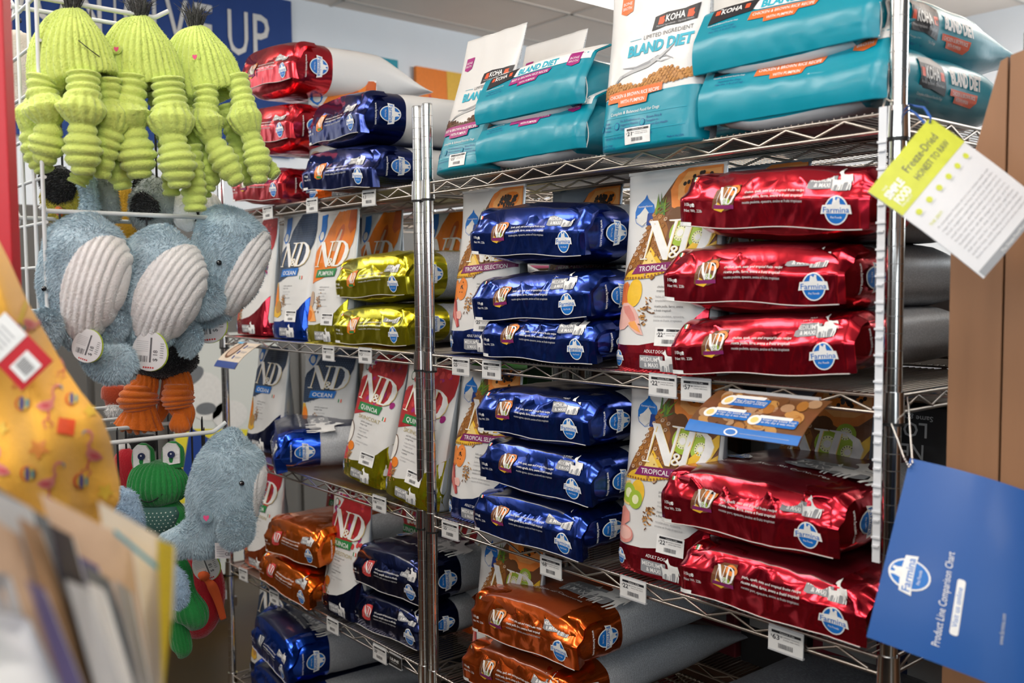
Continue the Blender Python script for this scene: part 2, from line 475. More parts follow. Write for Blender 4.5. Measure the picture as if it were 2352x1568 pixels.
def art_pouch(kind, band, title, price, foot=None, W_=235., H_=385.):
    """front of a standing pouch, drawn in millimetres from the lower left corner"""
    a = Art(9.0); rg = random.Random(hash(kind) % 1000 if False else sum(map(ord, kind + band)))
    a.cur = 'pattern_print'
    if kind == 'trop':
        reg = [(12, 175), (26, 203), (62, 265), (79, 312), (105, 345), (128, 372), (150, 383), (229, 383), (229, 300), (226, 215), (200, 197), (130, 190), (85, 178)]
        a.poly(reg, 'fruit', 1)
        a.poly([(26, 203), (62, 265), (79, 312), (102, 302), (118, 270), (112, 225), (85, 205), (50, 195)], 'pine', 2)
        for i in range(9):
            for j in range(5):
                x = 34 + i * 5.6 + j * 15; y = 200 + i * 12.5 - j * 5
                if x > 30 + (y - 203) * .50 and x < 112 and y < 306: a.poly([(x - 8, y), (x, y - 6), (x + 8, y), (x, y + 6)], 'pine2', 3); a.ell(x, y, 5.2, 4.0, rg.choice(('tan', 'kib2', 'tan', 'kib')), 4, .3, 8); a.ell(x + .5, y + .8, 2.2, 1.6, 'pine', 5, .3, 6)
        for k in range(16):
            t = rg.uniform(-.3, 1.3); x, y = rg.uniform(80, 104), rg.uniform(298, 318); l = rg.uniform(18, 34)
            a.poly([(x - 3, y), (x + l * math.sin(t) + 2, y + l * math.cos(t)), (x + 3, y - 1)], 'leaf' if k % 2 else 'kiwi3', 4)
        a.poly([(120, 312), (112, 345), (128, 372), (150, 383), (229, 383), (229, 318), (206, 300), (165, 294)], 'papaya', 2); a.poly([(132, 326), (130, 352), (150, 376), (226, 378), (226, 330), (196, 314), (156, 312)], 'peach', 3); a.ell(182, 350, 38, 20, 'orange', 4, .3, 18)
        for k in range(46): a.ell(180 + rg.gauss(0, 15), 352 + rg.gauss(0, 8), 4.6, 3.9, 'seed', 5, rg.random(), 7)
        a.ell(136, 292, 22, 20, 'brown', 3, .2, 16)
        for x, y, r in ((184, 284, 20), (150, 262, 27), (192, 252, 22)):
            a.ell(x, y, r, r * .92, 'kiwi', 5, 0, 20); a.ell(x, y, r * .62, r * .56, 'kiwi2', 6, .2, 14)
            for k in range(14): t = k * .45; a.ell(x + r * .5 * math.cos(t), y + r * .46 * math.sin(t), 1.6, 1.0, 'seed', 7, t, 5)
            a.ell(x, y, r * .3, r * .26, 'white', 8, .2, 10)
        a.poly([(165, 205), (205, 215), (228, 260), (228, 285), (205, 262), (170, 232)], 'yellow', 6); a.poly([(180, 200), (226, 215), (228, 245), (200, 225)], 'mustard', 7)
        a.poly([(12, 175), (30, 190), (66, 205), (82, 238), (120, 200), (130, 190), (85, 178)], 'yellow', 4); a.poly([(40, 188), (66, 205), (80, 232), (105, 204), (80, 190)], 'pale', 5)
        for k in range(14): a.ell(22 + k * 8, 179 + (k > 6) * (k - 6) * 1.4, 3, 2.4, 'pine', 6, 0, 6)
        if band != 'none':
            b = [(42, 186), (56, 204), (150, 209), (229, 217), (229, 200), (150, 192)]
            a.cur = 'range_band'; a.poly(b, 'purple', 8); a.text('TROPICAL SELECTION', 60, 191, 10, 'white', 9, width=150, rot=.045, bold=.01)
    else:
        base, hi, lo = {'pump': ('pump', 'pump3', 'pump2'), 'ocean': ('bluebase', 'bluedot', 'bluedot'), 'quin': ('quin', 'quin2', 'magenta')}[kind]
        reg = [(130, 383), (84, 335), (62, 300), (18, 268), (2, 232), (2, 180), (25, 172), (100, 192), (190, 232), (222, 290), (229, 330), (229, 383)]
        a.poly(reg, base, 1)
        if kind == 'ocean':
            for i in range(22):
                for j in range(30):
                    x, y = 6 + i * 10 + (j % 2) * 5, 176 + j * 7
                    if x > 2 and (x > 62 + (300 - y) * -.8 or y < 262) and (x < 60 + (y - 172) * 1.3) and (y < 300 or x > 62 + (y - 300) * .75): a.ell(x, y, 2.3, 1.7, 'bluedot', 2, .3, 5)
        elif kind == 'pump':
            a.poly([(196, 383), (229, 383), (229, 330), (205, 315), (188, 335)], lo, 2); a.ell(150, 312, 16, 34, lo, 2, -.35, 16); a.poly([(118, 268), (150, 330), (158, 328), (138, 266)], 'tan', 3)
        else:
            for k in range(46): a.ell(rg.uniform(30, 205), rg.uniform(195, 375), rg.uniform(5, 12), rg.uniform(4, 9), rg.choice((hi, lo, 'quin2')), 2 + (k % 3), rg.random(), 8) if True else 0
        bt, bc = {'pump': ('PUMPKIN', 'green'), 'ocean': ('OCEAN', 'logo'), 'quin': ('QUINOA', 'green')}[kind]
        a.cur = 'range_band'; a.poly([(48, 190), (52, 213), (165, 217), (158, 194)], bc, 8); a.text(bt, 62, 196, 13, 'white', 9, width=88, bold=.01)
        if kind == 'quin':
            a.cur = 'range_band'; a.text('SKINCOAT' if title != 'dig' else 'DIGESTION', 62, 170, 11, 'goldtxt', 3, width=110)
    a.cur = 'brand_lettering'
    a.join(d_nd().xf(146 if kind == 'trop' else 160, 74, 0, 62 if kind == 'trop' else 38, 214 if kind == 'trop' else 222), 'brand_lettering', 8)
    # ingredients
    a.cur = 'ingredient_print'
    if kind == 'trop':
        a.poly([(10, 128), (8, 165), (30, 172), (44, 150), (36, 124)], 'papaya' if band != 'pork' else 'pale', 2); a.ell(54, 150, 20, 27, 'yellow' if title != 'lamb' else 'papaya', 3, -.1, 18)
        if title == 'lamb':
            for k in range(12): a.ell(54 + rg.gauss(0, 4), 152 + rg.gauss(0, 9), 2, 2, 'seed', 4, 0, 6)
        if title == 'chicken':
            a.poly([(12, 92), (16, 116), (24, 130), (40, 131), (58, 122), (70, 108), (78, 90), (88, 70), (72, 72), (58, 80), (46, 88), (36, 80), (22, 78), (13, 84)], 'meat2', 4); a.poly([(26, 124), (44, 126), (58, 112), (66, 98), (54, 94), (42, 104), (32, 112)], 'meat', 5); a.poly([(46, 92), (56, 84), (70, 78), (82, 74), (72, 88), (60, 100)], 'peach', 5)
            for k in range(5): a.line([(14 + k * 5, 132), (12 + k * 5, 150), (16 + k * 5, 168)], 1.6, 'coral', 4)
        elif title == 'lamb':
            a.poly([(10, 96), (14, 124), (26, 130), (36, 120), (42, 100), (52, 82), (60, 62), (50, 58), (38, 74), (24, 84)], 'meat3', 4); a.poly([(16, 104), (20, 120), (28, 120), (34, 100), (46, 74), (52, 62), (46, 66), (32, 86)], 'meat', 5); a.poly([(40, 96), (58, 98), (66, 88), (62, 78), (46, 80)], 'meat2', 5)
        else:
            for q, (x, y, r) in enumerate(((30, 148, 20), (52, 138, 19))): a.ell(x, y, r, r * .95, 'kiwi', 4 + q * 2, 0, 18); a.ell(x, y, r * .5, r * .48, 'kiwi2', 5 + q * 2, 0, 12)
            a.poly([(6, 90), (10, 116), (24, 122), (40, 112), (44, 96), (30, 86), (14, 84)], 'meat', 8); a.ell(32, 70, 26, 17, 'meat', 8, -.1, 18); a.ell(34, 72, 20, 12, 'meat2', 9, -.1, 16)
    elif kind == 'pump': a.ell(38, 125, 19, 25, 'tan', 3); a.poly([(12, 66), (18, 104), (40, 108), (70, 88), (88, 62), (50, 60)], 'peach', 4); a.ell(38, 78, 20, 16, 'pump', 5)
    elif kind == 'ocean': a.poly([(6, 168), (2, 110), (14, 70), (62, 62), (84, 74), (60, 110), (44, 150), (30, 172)], 'mustard', 3); a.ell(36, 128, 14, 34, 'orange', 4, .2); a.ell(60, 96, 18, 20, 'grain', 5)
    else: a.ell(30, 120, 22, 32, 'coco', 4, -.1); a.ell(30, 120, 24, 35, 'brown', 3, -.1); a.ell(58, 88, 17, 13, 'orange', 5); a.poly([(8, 50), (20, 84), (44, 80), (60, 50), (30, 44)], 'quin2', 4)
    cx, cy = (88, 116) if kind != 'quin' else (56, 58)
    for k in range(34): a.ell(cx + rg.gauss(0, 8), cy + rg.gauss(0, 12), 4.4, 1.6, rg.choice(('grain', 'kib', 'brown')), 5, rg.uniform(-1, 1.2), 6)
    a.cur = 'recipe_print'
    LL = {'chicken': ('chicken, spelt, oats and', 'tropical fruits recipe', 'huhn, dinkel, hafer und', 'tropischen fruchten', 'ricetta pollo, farro, avena', 'e frutti tropicali', 'recette poulette, epeautre,', 'avoine et fruits tropicaux'),
          'lamb': ('lamb, spelt, oats and', 'tropical fruits recipe', 'lamm, dinkel, hafer und', 'tropischen fruchten', 'ricetta agnello, farro,', 'avena e frutti tropicali', 'recette agneau, epeautre,', 'avoine et fruits tropicaux'),
          'pork': ('pork, spelt, oats and', 'tropical fruits recipe', 'schwein, dinkel, hafer', 'tropischen fruchten', 'ricetta suino, farro, avena', 'e frutti tropicali', 'recette porc, epeautre,', 'avoine et fruits tropicaux')}.get(title, ('wild fish, pumpkin and', 'orange recipe', 'wilder fisch, kurbis', 'orangen rezept', 'ricetta pesce, zucca', 'e arancia', 'recette poisson, potiron', 'et orange'))
    for k, s in enumerate(LL): a.text(s, 110 if kind == 'trop' else 78, 160 - 7.6 * k - 3.2 * (k // 2), 4.8, 'txt' if (k // 2) % 2 == 0 else 'ltxt', 2)
    # coloured foot
    a.cur = 'coloured_foot'
    a.poly([(1, .5), (1, 52), (40, 50), (80, 51), (125, 59), (160, 73), (190, 92), (215, 116), (234, 140), (234, .5)], 'foil_' + (foot or 'blue'), 1)
    a.cur = 'foot_print'
    if kind != 'none':
        fc = {'blue': 'navy', 'red': 'red', 'yellow': 'ylw', 'orange': 'orange'}.get(band, band)
    if title in LANG or kind == 'trop':
        a.text('PUPPY' if title == 'lamb' and band == 'blue0' else 'ADULT DOG', 96, 38, 6, 'white', 2)
    a.join(d_badge(None).xf(86, 62, 0, 84, 8), 'size_badge', 2)
    a.join(d_logo().xf(32, 32, 0, 24, 24), 'logo_badge', 2)
    a.cur = 'flag_mark'
    if kind != 'trop': a.join(d_flag().xf(1500, 1500, 0, 176, 182), 'flag_mark', 1)
    # arch sticker on the left shoulder (its square code is left out)
    if kind == 'trop':
        a.cur = 'arch_sticker'
        a.poly([(28, 296), (26, 308), (30, 320), (40, 327), (48, 333), (52, 341), (56, 333), (64, 327), (74, 320), (78, 308), (76, 296)], 'logo', 1); a.poly([(32, 300), (40, 304), (50, 314), (52, 317), (54, 314), (62, 306), (66, 300), (64, 290), (50, 280), (36, 288)], 'offw', 2); a.line([(28, 297), (32, 287), (50, 278), (58, 281)], 1, 'logo', 2)
        a.rect(61, 280, 76, 304, 'navyblue', 3, r=2); a.text('FarminaGenius', 33, 316, 4, 'white', 2, width=38)
    else:
        a.cur = 'arch_sticker'; a.poly([(30, 300), (20, 312), (32, 330), (30, 375), (64, 378), (66, 340), (56, 305), (44, 292)], 'logo' if kind != 'quin' else 'offw', 1); a.ell(42, 314, 12, 13, 'offw', 2)
        if kind == 'quin': a.ell(42, 312, 11, 12, 'dgreen', 3); a.ell(42, 312, 8, 9, 'offw', 4)
    if price:
        a.cur = 'price_sticker'; a.rect(120, 52, 184, 86, 'white', 9); b = d_ticket(64, 34, price); a.join(b.xf(1, 1, 0, 120, 52), 'price_sticker', 9)
    r = a.xf(.001, .001, 0, -W_ / 2000, 0); r.step = .009
    return r


def art_koha(kind, price, banner='orange_b'):
    a = Art(9.0); W_ = 235.; rg = random.Random(5 if kind == 'chicken' else 9)
    bc = banner; k1, k2 = ('kib', 'kib2') if kind == 'chicken' else ('dkib', 'brown')
    a.cur = 'kibble_print'
    for row in range(5):
        for i in range(27):
            x = 4 + i * 8.6 + (row % 2) * 4; y = 102 + row * 6 + rg.uniform(-1, 1) + .05 * x
            if y < 118 + 7 * math.sin(x * .05) + .07 * x: a.ell(x, y, 5.2, 4.0, k1 if rg.random() < .6 else k2, 2 + (row + i) % 4, rg.random(), 8); a.ell(x + .8, y + .8, 3.2, 2.2, k1, 6, rg.random(), 6)
    a.cur = 'recipe_band'
    a.poly([(26, 88), (28, 106), (44, 108), (160, 110), (160, 96), (128, 94), (126, 80), (58, 78), (56, 88)], bc, 7)
    a.text('CHICKEN & BROWN RICE RECIPE' if kind == 'chicken' else 'BEEF & BROWN RICE RECIPE', 32, 96, 7, 'white', 8, width=122, bold=.01); a.text('WITH PUMPKIN', 62, 84, 7, 'white', 8, width=58, bold=.01)
    a.cur = 'brand_banner'
    a.poly([(118, 210), (122, 236), (150, 240), (190, 238), (222, 242), (218, 214), (180, 212), (150, 214)], 'black', 1)
    a.text('KOHA', 148, 222, 13, 'white', 2, width=44, bold=.02)
    for x in (131, 197): a.poly([(x, 220), (x + 2, 233), (x + 14, 234), (x + 12, 229), (x + 15, 225), (x + 12, 219)], 'hot', 2)
    a.text('Minimal Ingredients - Optimal Health', 128, 215, 3.4, 'lgrey', 2, width=84)
    a.cur = 'name_print'
    a.rect(66, 201, 94, 202, 'teal_l', 1); a.text('LIMITED INGREDIENT', 100, 198, 8, 'txt', 1, width=112); a.text('BLAND DIET', 64, 172, 20, 'teal_l', 1, width=150, bold=.05, shear=.08)
    a.cur = 'dog_drawing'
    a.line([(36, 124), (52, 136), (80, 142), (120, 148), (150, 160), (176, 176)], [2, 5, 7, 9, 6, 1], 'silver', 2); a.line([(56, 152), (90, 148), (120, 152), (140, 160), (160, 158), (178, 150)], [1, 4, 6, 5, 3, 1], 'grey', 3)
    a.line([(34, 118), (46, 130), (60, 138)], [1, 4, 2], 'grey', 3); a.line([(130, 158), (150, 150), (170, 152)], [5, 3, 1], 'lgrey', 4)
    a.cur = 'info_print'
    a.text('Complete & Balanced Food for Dogs', 38, 64, 6, 'white', 1, width=120); a.rect(20, 59, 216, 59.8, 'teal_l', 1); a.rect(20, 28, 216, 28.8, 'teal_l', 1)
    for k, (x, ls) in enumerate(((24, ('Single', 'Animal', 'Protein')), (66, ('Pre & Probiotics to', 'Support a Healthy', 'Digestive System')), (130, ('Brown Rice &', 'Pumpkin to', 'Support Gut Health')))):
        for j, s in enumerate(ls): a.text(s, x, 49 - 7 * j, 4.6, 'navyblue', 1)
        a.ell(x - 9, 43, 6, 7, 'navyblue', 1, 0, 14); a.ell(x - 9, 43, 4.8, 5.8, 'teal', 2, 0, 14)
    for s, x, y in (('RECETTE AU POULET ET RIZ BRUN A LA CITROUILLE', 30, 20), ('Nutrition For Dogs', 8, 8), ('Net Wt. 5 lb (2.27 kg)', 8, 3), ('Made in the USA', 180, 8)): a.text(s, x, y, 3.6, 'navyblue', 1)
    a.cur = 'corner_tab'
    a.poly([(30, 262), (30, 292), (60, 292), (60, 262), (45, 256)], bc, 1); a.text('BONE', 34, 276, 6, 'white', 2, width=22); a.text('BROTH', 34, 267, 6, 'white', 2, width=22)
    if price:
        a.cur = 'price_sticker'; a.rect(80, 6, 142, 36, 'white', 3); a.join(d_ticket(62, 30, price).xf(1, 1, 0, 80, 6), 'price_sticker', 3)
    return a.xf(.001, .001, 0, -W_ / 2000, 0)


def art_koha_face(kind, w=.335):
    """front of a lying pouch: v from the lower edge of the slanted part"""
    a = Art(.008); L = -w / 2; bc = 'orange_b' if kind == 'chicken' else 'magenta'
    a.cur = 'recipe_band'
    a.poly([(L + .105, .072), (L + .108, .090), (L + .235, .090), (L + .228, .078), (L + .20, .076), (L + .196, .064), (L + .138, .062), (L + .136, .072)], bc, 3)
    a.text('CHICKEN & BROWN RICE RECIPE' if kind == 'chicken' else 'BEEF & BROWN RICE RECIPE', L + .112, .080, .0065, 'white', 4, width=.114, bold=.01); a.text('WITH PUMPKIN', L + .142, .067, .0062, 'white', 4, width=.05, bold=.01)
    a.cur = 'brand_banner'
    a.poly([(L + .020, .084), (L + .022, .118), (L + .06, .122), (L + .115, .120), (L + .108, .094), (L + .07, .090)], 'black', 3); a.text('KOHA', L + .042, .103, .011, 'white', 4, width=.042, bold=.02)
    for x in (.030, .090): a.rect(L + x, .103, L + x + .009, .113, 'hot', 4)
    a.cur = 'info_print'
    a.text('Complete & Balanced Food for Dogs', L + .022, .079, .0036, 'white', 2, width=.062); a.text('Nutrition For Dogs', L + .034, .070, .004, 'navyblue', 2, width=.045); a.text('Net Wt. 5 lb (2.27 kg)', L + .030, .063, .004, 'navyblue', 2, width=.055)
    a.cur = 'name_print'
    a.poly([(L + .118, .094), (L + .006, .124), (L + .006, .142), (-L - .004, .142), (-L - .004, .100), (L + .24, .094)], 'white', 1)
    a.text('BLAND DIET', L + .122, .097, .016, 'teal_l', 2, width=.125, bold=.05)
    a.cur = 'corner_tab'; a.poly([(-L - .058, .088), (-L - .058, .118), (-L - .022, .118), (-L - .022, .088), (-L - .040, .082)], bc, 3); a.text('BONE', -L - .053, .101, .006, 'white', 4, width=.026); a.text('BROTH', -L - .053, .092, .006, 'white', 4, width=.026)
    return a
# ------------------------------------------------------------------ the room
M_wall = mat('wall_paint', (.80, .85, .90), .85, bump=.05, bscale=120, var=.02)
M_ceil = mat('ceiling_tile', (.80, .70, .62), .9, bump=.12, bscale=160, var=.04)
M_floor = mat('sealed_concrete_floor', (.045, .025, .006), .35, var=.35, vscale=2.5, bump=.05, bscale=6)


def panel(name, a, b, m):
    mb = MB(); mb.box(a, b); return struct(mb.build(name, m, smooth=False))


panel('floor', (-5.3, -3.6, -.06), (3.4, 6.6, 0), M_floor)
panel('wall_left', (-5.12, -3.6, 0), (-5.0, 6.6, 3.3), M_wall)
panel('wall_back', (-5.0, 6.0, 0), (3.4, 6.12, 3.3), M_wall)
# ceiling: lay-in tiles with a thin grid
mb = MB(); mb.box((-5.0, -3.6, CEIL), (3.4, 6.0, CEIL + .05)); struct(mb.build('ceiling', M_ceil, smooth=False))
mb = MB()
for k in range(14): x = -4.86 + k * .61; mb.box((x, -3.6, CEIL - .006), (x + .02, 6.0, CEIL + .002))
for k in range(8): y = -3.3 + k * 1.22; mb.box((-5, y, CEIL - .006), (3.4, y + .02, CEIL + .002))
struct(mb.build('trim_ceiling_grid', mat('grid_metal', (.60, .55, .50), .6), smooth=False))
# shop front behind the camera: a wall with wide glazed openings
mb = MB()
mb.box((-5.0, -3.72, 0), (3.4, -3.6, .7)); mb.box((-5.0, -3.72, 2.75), (3.4, -3.6, 3.3)); mb.box((-5.0, -3.72, .7), (-3.0, -3.6, 2.75)); mb.box((1.6, -3.72, .7), (3.4, -3.6, 2.75))
struct(mb.build('wall_front', M_wall, smooth=False))
# daylight fixtures
M_diff = mat('lamp_diffuser', (1.0, .96, .90), .5, emit=3.5)
for i, (x, y) in enumerate(FIX):
    t = empty('ceiling_light', (x, y, CEIL - .19)); 
    
    up = area('ceiling_fill', (x, y, CEIL - .13), (x, y, 5), 1.1, .5, 20.0, (1.0, .90, .80)); place = {0: 'white ceiling light panel high beyond the shelves near the back wall'}.get(i, 'white ceiling light panel over the shop floor outside the picture')  # upward lamp added on each fixture to brighten the ceiling
    tag(t, place, 'light', 'ceiling light panels')
    mb = MB(); mb.box((-.62, -.31, -.012), (.62, .31, .05), bev=.006); [mb.box((xx - .004, -.004, .05), (xx + .004, .004, .19)) for xx in (-.5, .5)]; mb.build('frame', mat('fixture_white', (.8, .8, .8), .5), t, smooth=False)
    mb = MB(); mb.box((-.59, -.28, -.02), (.59, .28, -.011)); mb.build('diffuser', M_diff, t, smooth=False)

t = empty('dark_reflection_block', (-4.98, -3.3, 0)); tag(t, 'unseen tall dark block added along the left wall to darken foil reflections', 'cabinet')  # added out of view so the lower foil faces mirror something dark
mb = MB(); mb.box((0, 0, .05), (.5, 3.4, 2.05), bev=.005); mb.build('carcass', mat('dark_blocker', (.035, .03, .03), .6), t, smooth=False)
for k in range(5): mb = MB(); mb.box((.501, .03 + k * .67, .10), (.515, .66 + k * .67, 2.0), bev=.004); mb.build('door', mat('dark_blocker', (.035, .03, .03), .6), t, smooth=False)
t = empty('aisle_light_blocker', (-3.4, -1.35, 0)); tag(t, 'unseen dark gondola behind the camera, outside the picture', 'blocker')  # added out of view to keep window light off the lower shelves
mb = MB(); mb.box((0, 0, 0), (5.2, .55, .12), bev=.005); mb.build('plinth', mat('dark_blocker', (.035, .03, .03), .6), t, smooth=False)
mb = MB(); mb.box((0, .24, .12), (5.2, .31, 1.60), bev=.005); mb.build('back_panel', mat('dark_blocker', (.035, .03, .03), .6), t, smooth=False)
for k in range(5): mb = MB(); mb.box((0, .0, .30 + k * .3), (5.2, .55, .325), bev=.004); mb.build('shelf', mat('dark_blocker', (.035, .03, .03), .6), t, smooth=False)
# wall banner with hand-cut capitals
bn = empty('banner', (-4.985, 2.545, 2.15)); tag(bn, 'navy cloth banner with pale capital lettering on the far wall behind the green plush toys', 'banner')
ny, nz = 60, 16
Pb = np.zeros((nz, ny, 3))
for i in range(nz):
    for j in range(ny):
        y = -2.0 * j / (ny - 1); z = .88 * i / (nz - 1)
        Pb[i, j] = (.012 + .010 * vnoise(y * 5, z * 2, 3) * (1 - .5 * i / nz), y, z)
mb = MB(); mb.grid(Pb); mb.grid(Pb - (.004, 0, 0), flip=True)
mb.build('cloth', mat('navy_cloth', (.018, .06, .24), .9, bump=.3, bscale=300, var=.15, sheen=.2), bn)
gb = Grid(Pb[:, ::-1], 0, 2.0, 0, .88)
A = Art(.06); A.cur = 'lettering'
for s, x, wd in (('D', .50, .12), ('O', .66, .14), ('N', .84, .125), ("'", .985, .02), ('T', 1.0, .06), ('G', 1.07, .11), ('I', 1.215, .02), ('V', 1.28, .12), ('E', 1.435, .10), ('U', 1.62, .115), ('P', 1.765, .095)):
    A.cur = 'letter_' + (s.lower() if s != "'" else 'apostrophe')
    A.text(s, x, .535, .25 if s != "'" else .05, 'offw', 1, width=wd, bold=.004)
    if s == "'": A.g[A.cur] = [(v + (0, .2), f, c, l) for v, f, c, l in A.g[A.cur]]
A.lay(gb, bn, ink, base=.004)
# pictures on the wall
def picture(y0, y1, z0, z1, label, art):
    t = empty('wall_picture', (-4.985, (y0 + y1) / 2, (z0 + z1) / 2)); tag(t, label, 'picture')
    w, h = y1 - y0, z1 - z0
    mb = MB(); mb.box((0, -w / 2, -h / 2), (.03, w / 2, h / 2)); mb.build('canvas', ink(art[0]), t, smooth=False)
    A = Art(.1); A.cur = 'painting'; art[1](A, w, h)
    A.lay(lambda uv, off: np.stack([.031 + off, uv[:, 0], uv[:, 1]], 1), t, ink)
def art1(A, w, h):
    A.poly([(-w * .1, -h / 2), (-w * .16, -h * .05), (0, h * .08), (w * .14, 0), (w * .3, -h * .3), (w * .42, -h * .4), (w / 2, -h / 2)], 'cream', 1); A.poly([(.05, -h / 2), (.1, -.04), (w * .3, -h * .36), (w * .4, -h / 2)], 'tan', 2)
    A.poly([(-w / 2, h * .30), (w / 2, h * .12), (w / 2, h * .02), (-w / 2, h * .22)], 'teal_l', 1)
def art2(A, w, h):
    A.poly([(-.02, h / 2), (w / 2, h / 2), (w / 2, -h / 2), (0, -h / 2)], 'mustard', 1); A.ell(-.02, -h * .38, .10, .13, 'brown', 2); A.poly([(-w / 2, -h / 2), (-w * .3, .1), (-w * .1, -h / 2)], 'red', 2)
picture(2.78, 3.245, 2.30, 2.80, 'turquoise wall painting, left of the two on the far wall', ('teal', art1))
picture(3.38, 3.88, 2.28, 2.785, 'orange and yellow wall painting, right of the two on the far wall', ('pump', art2))

# ------------------------------------------------------------------ chrome wire shelving
M_chr = mat('chrome', (.80, .78, .75), .16, 1.0, var=.05, vscale=20)
M_wire = mat('wire_zinc', (.62, .57, .52), .30, 1.0, var=.08, vscale=30)
M_ring = mat('black_plastic', (.012, .012, .012), .45)
DEPTH = .457
ZS = [1.667, 1.251, .854, .458, .062]


def shelf_mesh(parent, w, z, y0=0.0, d=DEPTH, fine=True):
    """one wire shelf: front and back trusses, side trusses, mid truss and the cross wires"""
    mb = MB(); H = .0254; r = .0031
    for y, hh in ((y0 - .002, H), (y0 + d * .5, H * .8), (y0 + d, H)):
        mb.tube([(.0, y, z), (w, y, z)], r, 6); mb.tube([(.0, y, z - hh), (w, y, z - hh)], r, 6)
        n = int(w / .052); pts = []
        for k in range(n + 1): pts.append((.032 + (w - .064) * k / n, y, z - .0035 if k % 2 else z - hh + .003))
        mb.tube(pts, r * .85, 5)
    for x in (0.0, w):
        mb.tube([(x, y0, z), (x, y0 + d, z)], r, 6); mb.tube([(x, y0, z - H), (x, y0 + d, z - H)], r, 6)
        n = 9; mb.tube([(x, y0 + .03 + (d - .06) * k / n, z - .0035 if k % 2 else z - H + .003) for k in range(n + 1)], r * .85, 5)
    n = int(w / .0125)
    for k in range(1, n):
        x = w * k / n; mb.tube([(x, y0 - .004, z + .003), (x, y0 + d, z + .003)], .0014, 4)
    return mb.build('wire_shelf', M_wire, parent)


def post(parent, x, y, top, zlist, r=.0127):
    mb = MB(); mb.tube([(x, y, .03), (x, y, top)], r, 20)
    k = .05
    while k < top:
        mb.tube([(x, y, k - .0005), (x, y, k + .0005)], r + .0001, 20, m=1); k += .0254
    mb.tube([(x, y, top), (x, y, top + .002)], r * .97, 20, m=1)
    p = mb.build('post', [M_chr, mat('groove', (.30, .29, .28), .4, .9)], parent)
    for z in zlist:
        mb = MB(); mb.tube([(x, y, z - .037), (x, y, z + .008)], [r + .0045, r + .0030], 20); mb.build('collar', M_chr, p)
        mb = MB(); mb.tube([(x, y, z - .042), (x, y, z - .036)], r + .0040, 18); mb.build('sleeve', M_ring, p)
    mb = MB(); mb.tube([(x, y, 0), (x, y, .012), (x, y, .03)], [.018, .018, .008], 14); mb.build('foot', M_ring, p)


def rack(name, x0, w, y, d, zs, top, label, group=None):
    t = empty('wire_shelving_unit', (x0, y, 0)); tag(t, label, 'shelving', group)
    for z in zs: shelf_mesh(t, w, z, 0, d)
    for x in (0, w):
        for yy in (0, d): post(t, x, yy, top, zs)
    return t


YF = 1.323
rack('a', -1.896, 1.190, YF, DEPTH, ZS, 1.855, 'tall chrome wire shelving unit on the right, holding the blue and red foil bags')
rack('b', -3.128, 1.190, YF, DEPTH, ZS, 1.855, 'tall chrome wire shelving unit on the left, behind the plush toys')
rack('c', -3.3, 1.35, YF + DEPTH + .09, .457, ZS, 1.80, 'wire shelving unit standing back to back behind the left front one, seen through it', 'shelving units behind')
rack('c', -1.9, 1.35, YF + DEPTH + .09, .457, ZS, 1.80, 'wire shelving unit standing back to back behind the right front one, seen through it', 'shelving units behind')
# ------------------------------------------------------------------ bags
def backprint(name, base, line, scale=260):
    """film covered with many lines of tiny text"""
    if name in MATS: return MATS[name]
    m = mat(name, base, .42, .0, bump=.0); nt = m.node_tree; b = nt.nodes['Principled BSDF']
    tc = nt.nodes.new('ShaderNodeTexCoord'); sp = nt.nodes.new('ShaderNodeSeparateXYZ'); nt.links.new(tc.outputs['Object'], sp.inputs[0])
    n = nt.nodes.new('ShaderNodeTexNoise'); n.inputs['Scale'].default_value = 1.0; n.inputs['Detail'].default_value = 1
    mp = nt.nodes.new('ShaderNodeMapping'); mp.inputs['Scale'].default_value = (150, 1000, 420); nt.links.new(tc.outputs['Object'], mp.inputs[0]); nt.links.new(mp.outputs[0], n.inputs['Vector'])
    w = nt.nodes.new('ShaderNodeMath'); w.operation = 'SINE'; mu = nt.nodes.new('ShaderNodeMath'); mu.operation = 'MULTIPLY'; mu.inputs[1].default_value = 2100
    nt.links.new(sp.outputs[1], mu.inputs[0]); nt.links.new(mu.outputs[0], w.inputs[0])
    a = nt.nodes.new('ShaderNodeMath'); a.operation = 'GREATER_THAN'; a.inputs[1].default_value = .30; nt.links.new(w.outputs[0], a.inputs[0])
    c = nt.nodes.new('ShaderNodeMath'); c.operation = 'GREATER_THAN'; c.inputs[1].default_value = .46; nt.links.new(n.outputs['Fac'], c.inputs[0])
    mm = nt.nodes.new('ShaderNodeMath'); mm.operation = 'MULTIPLY'; nt.links.new(a.outputs[0], mm.inputs[0]); nt.links.new(c.outputs[0], mm.inputs[1])
    mx = nt.nodes.new('ShaderNodeMix'); mx.data_type = 'RGBA'; mx.inputs[6].default_value = (*base, 1); mx.inputs[7].default_value = (*line, 1)
    nt.links.new(mm.outputs[0], mx.inputs[0]); nt.links.new(mx.outputs[2], b.inputs['Base Color'])
    return m


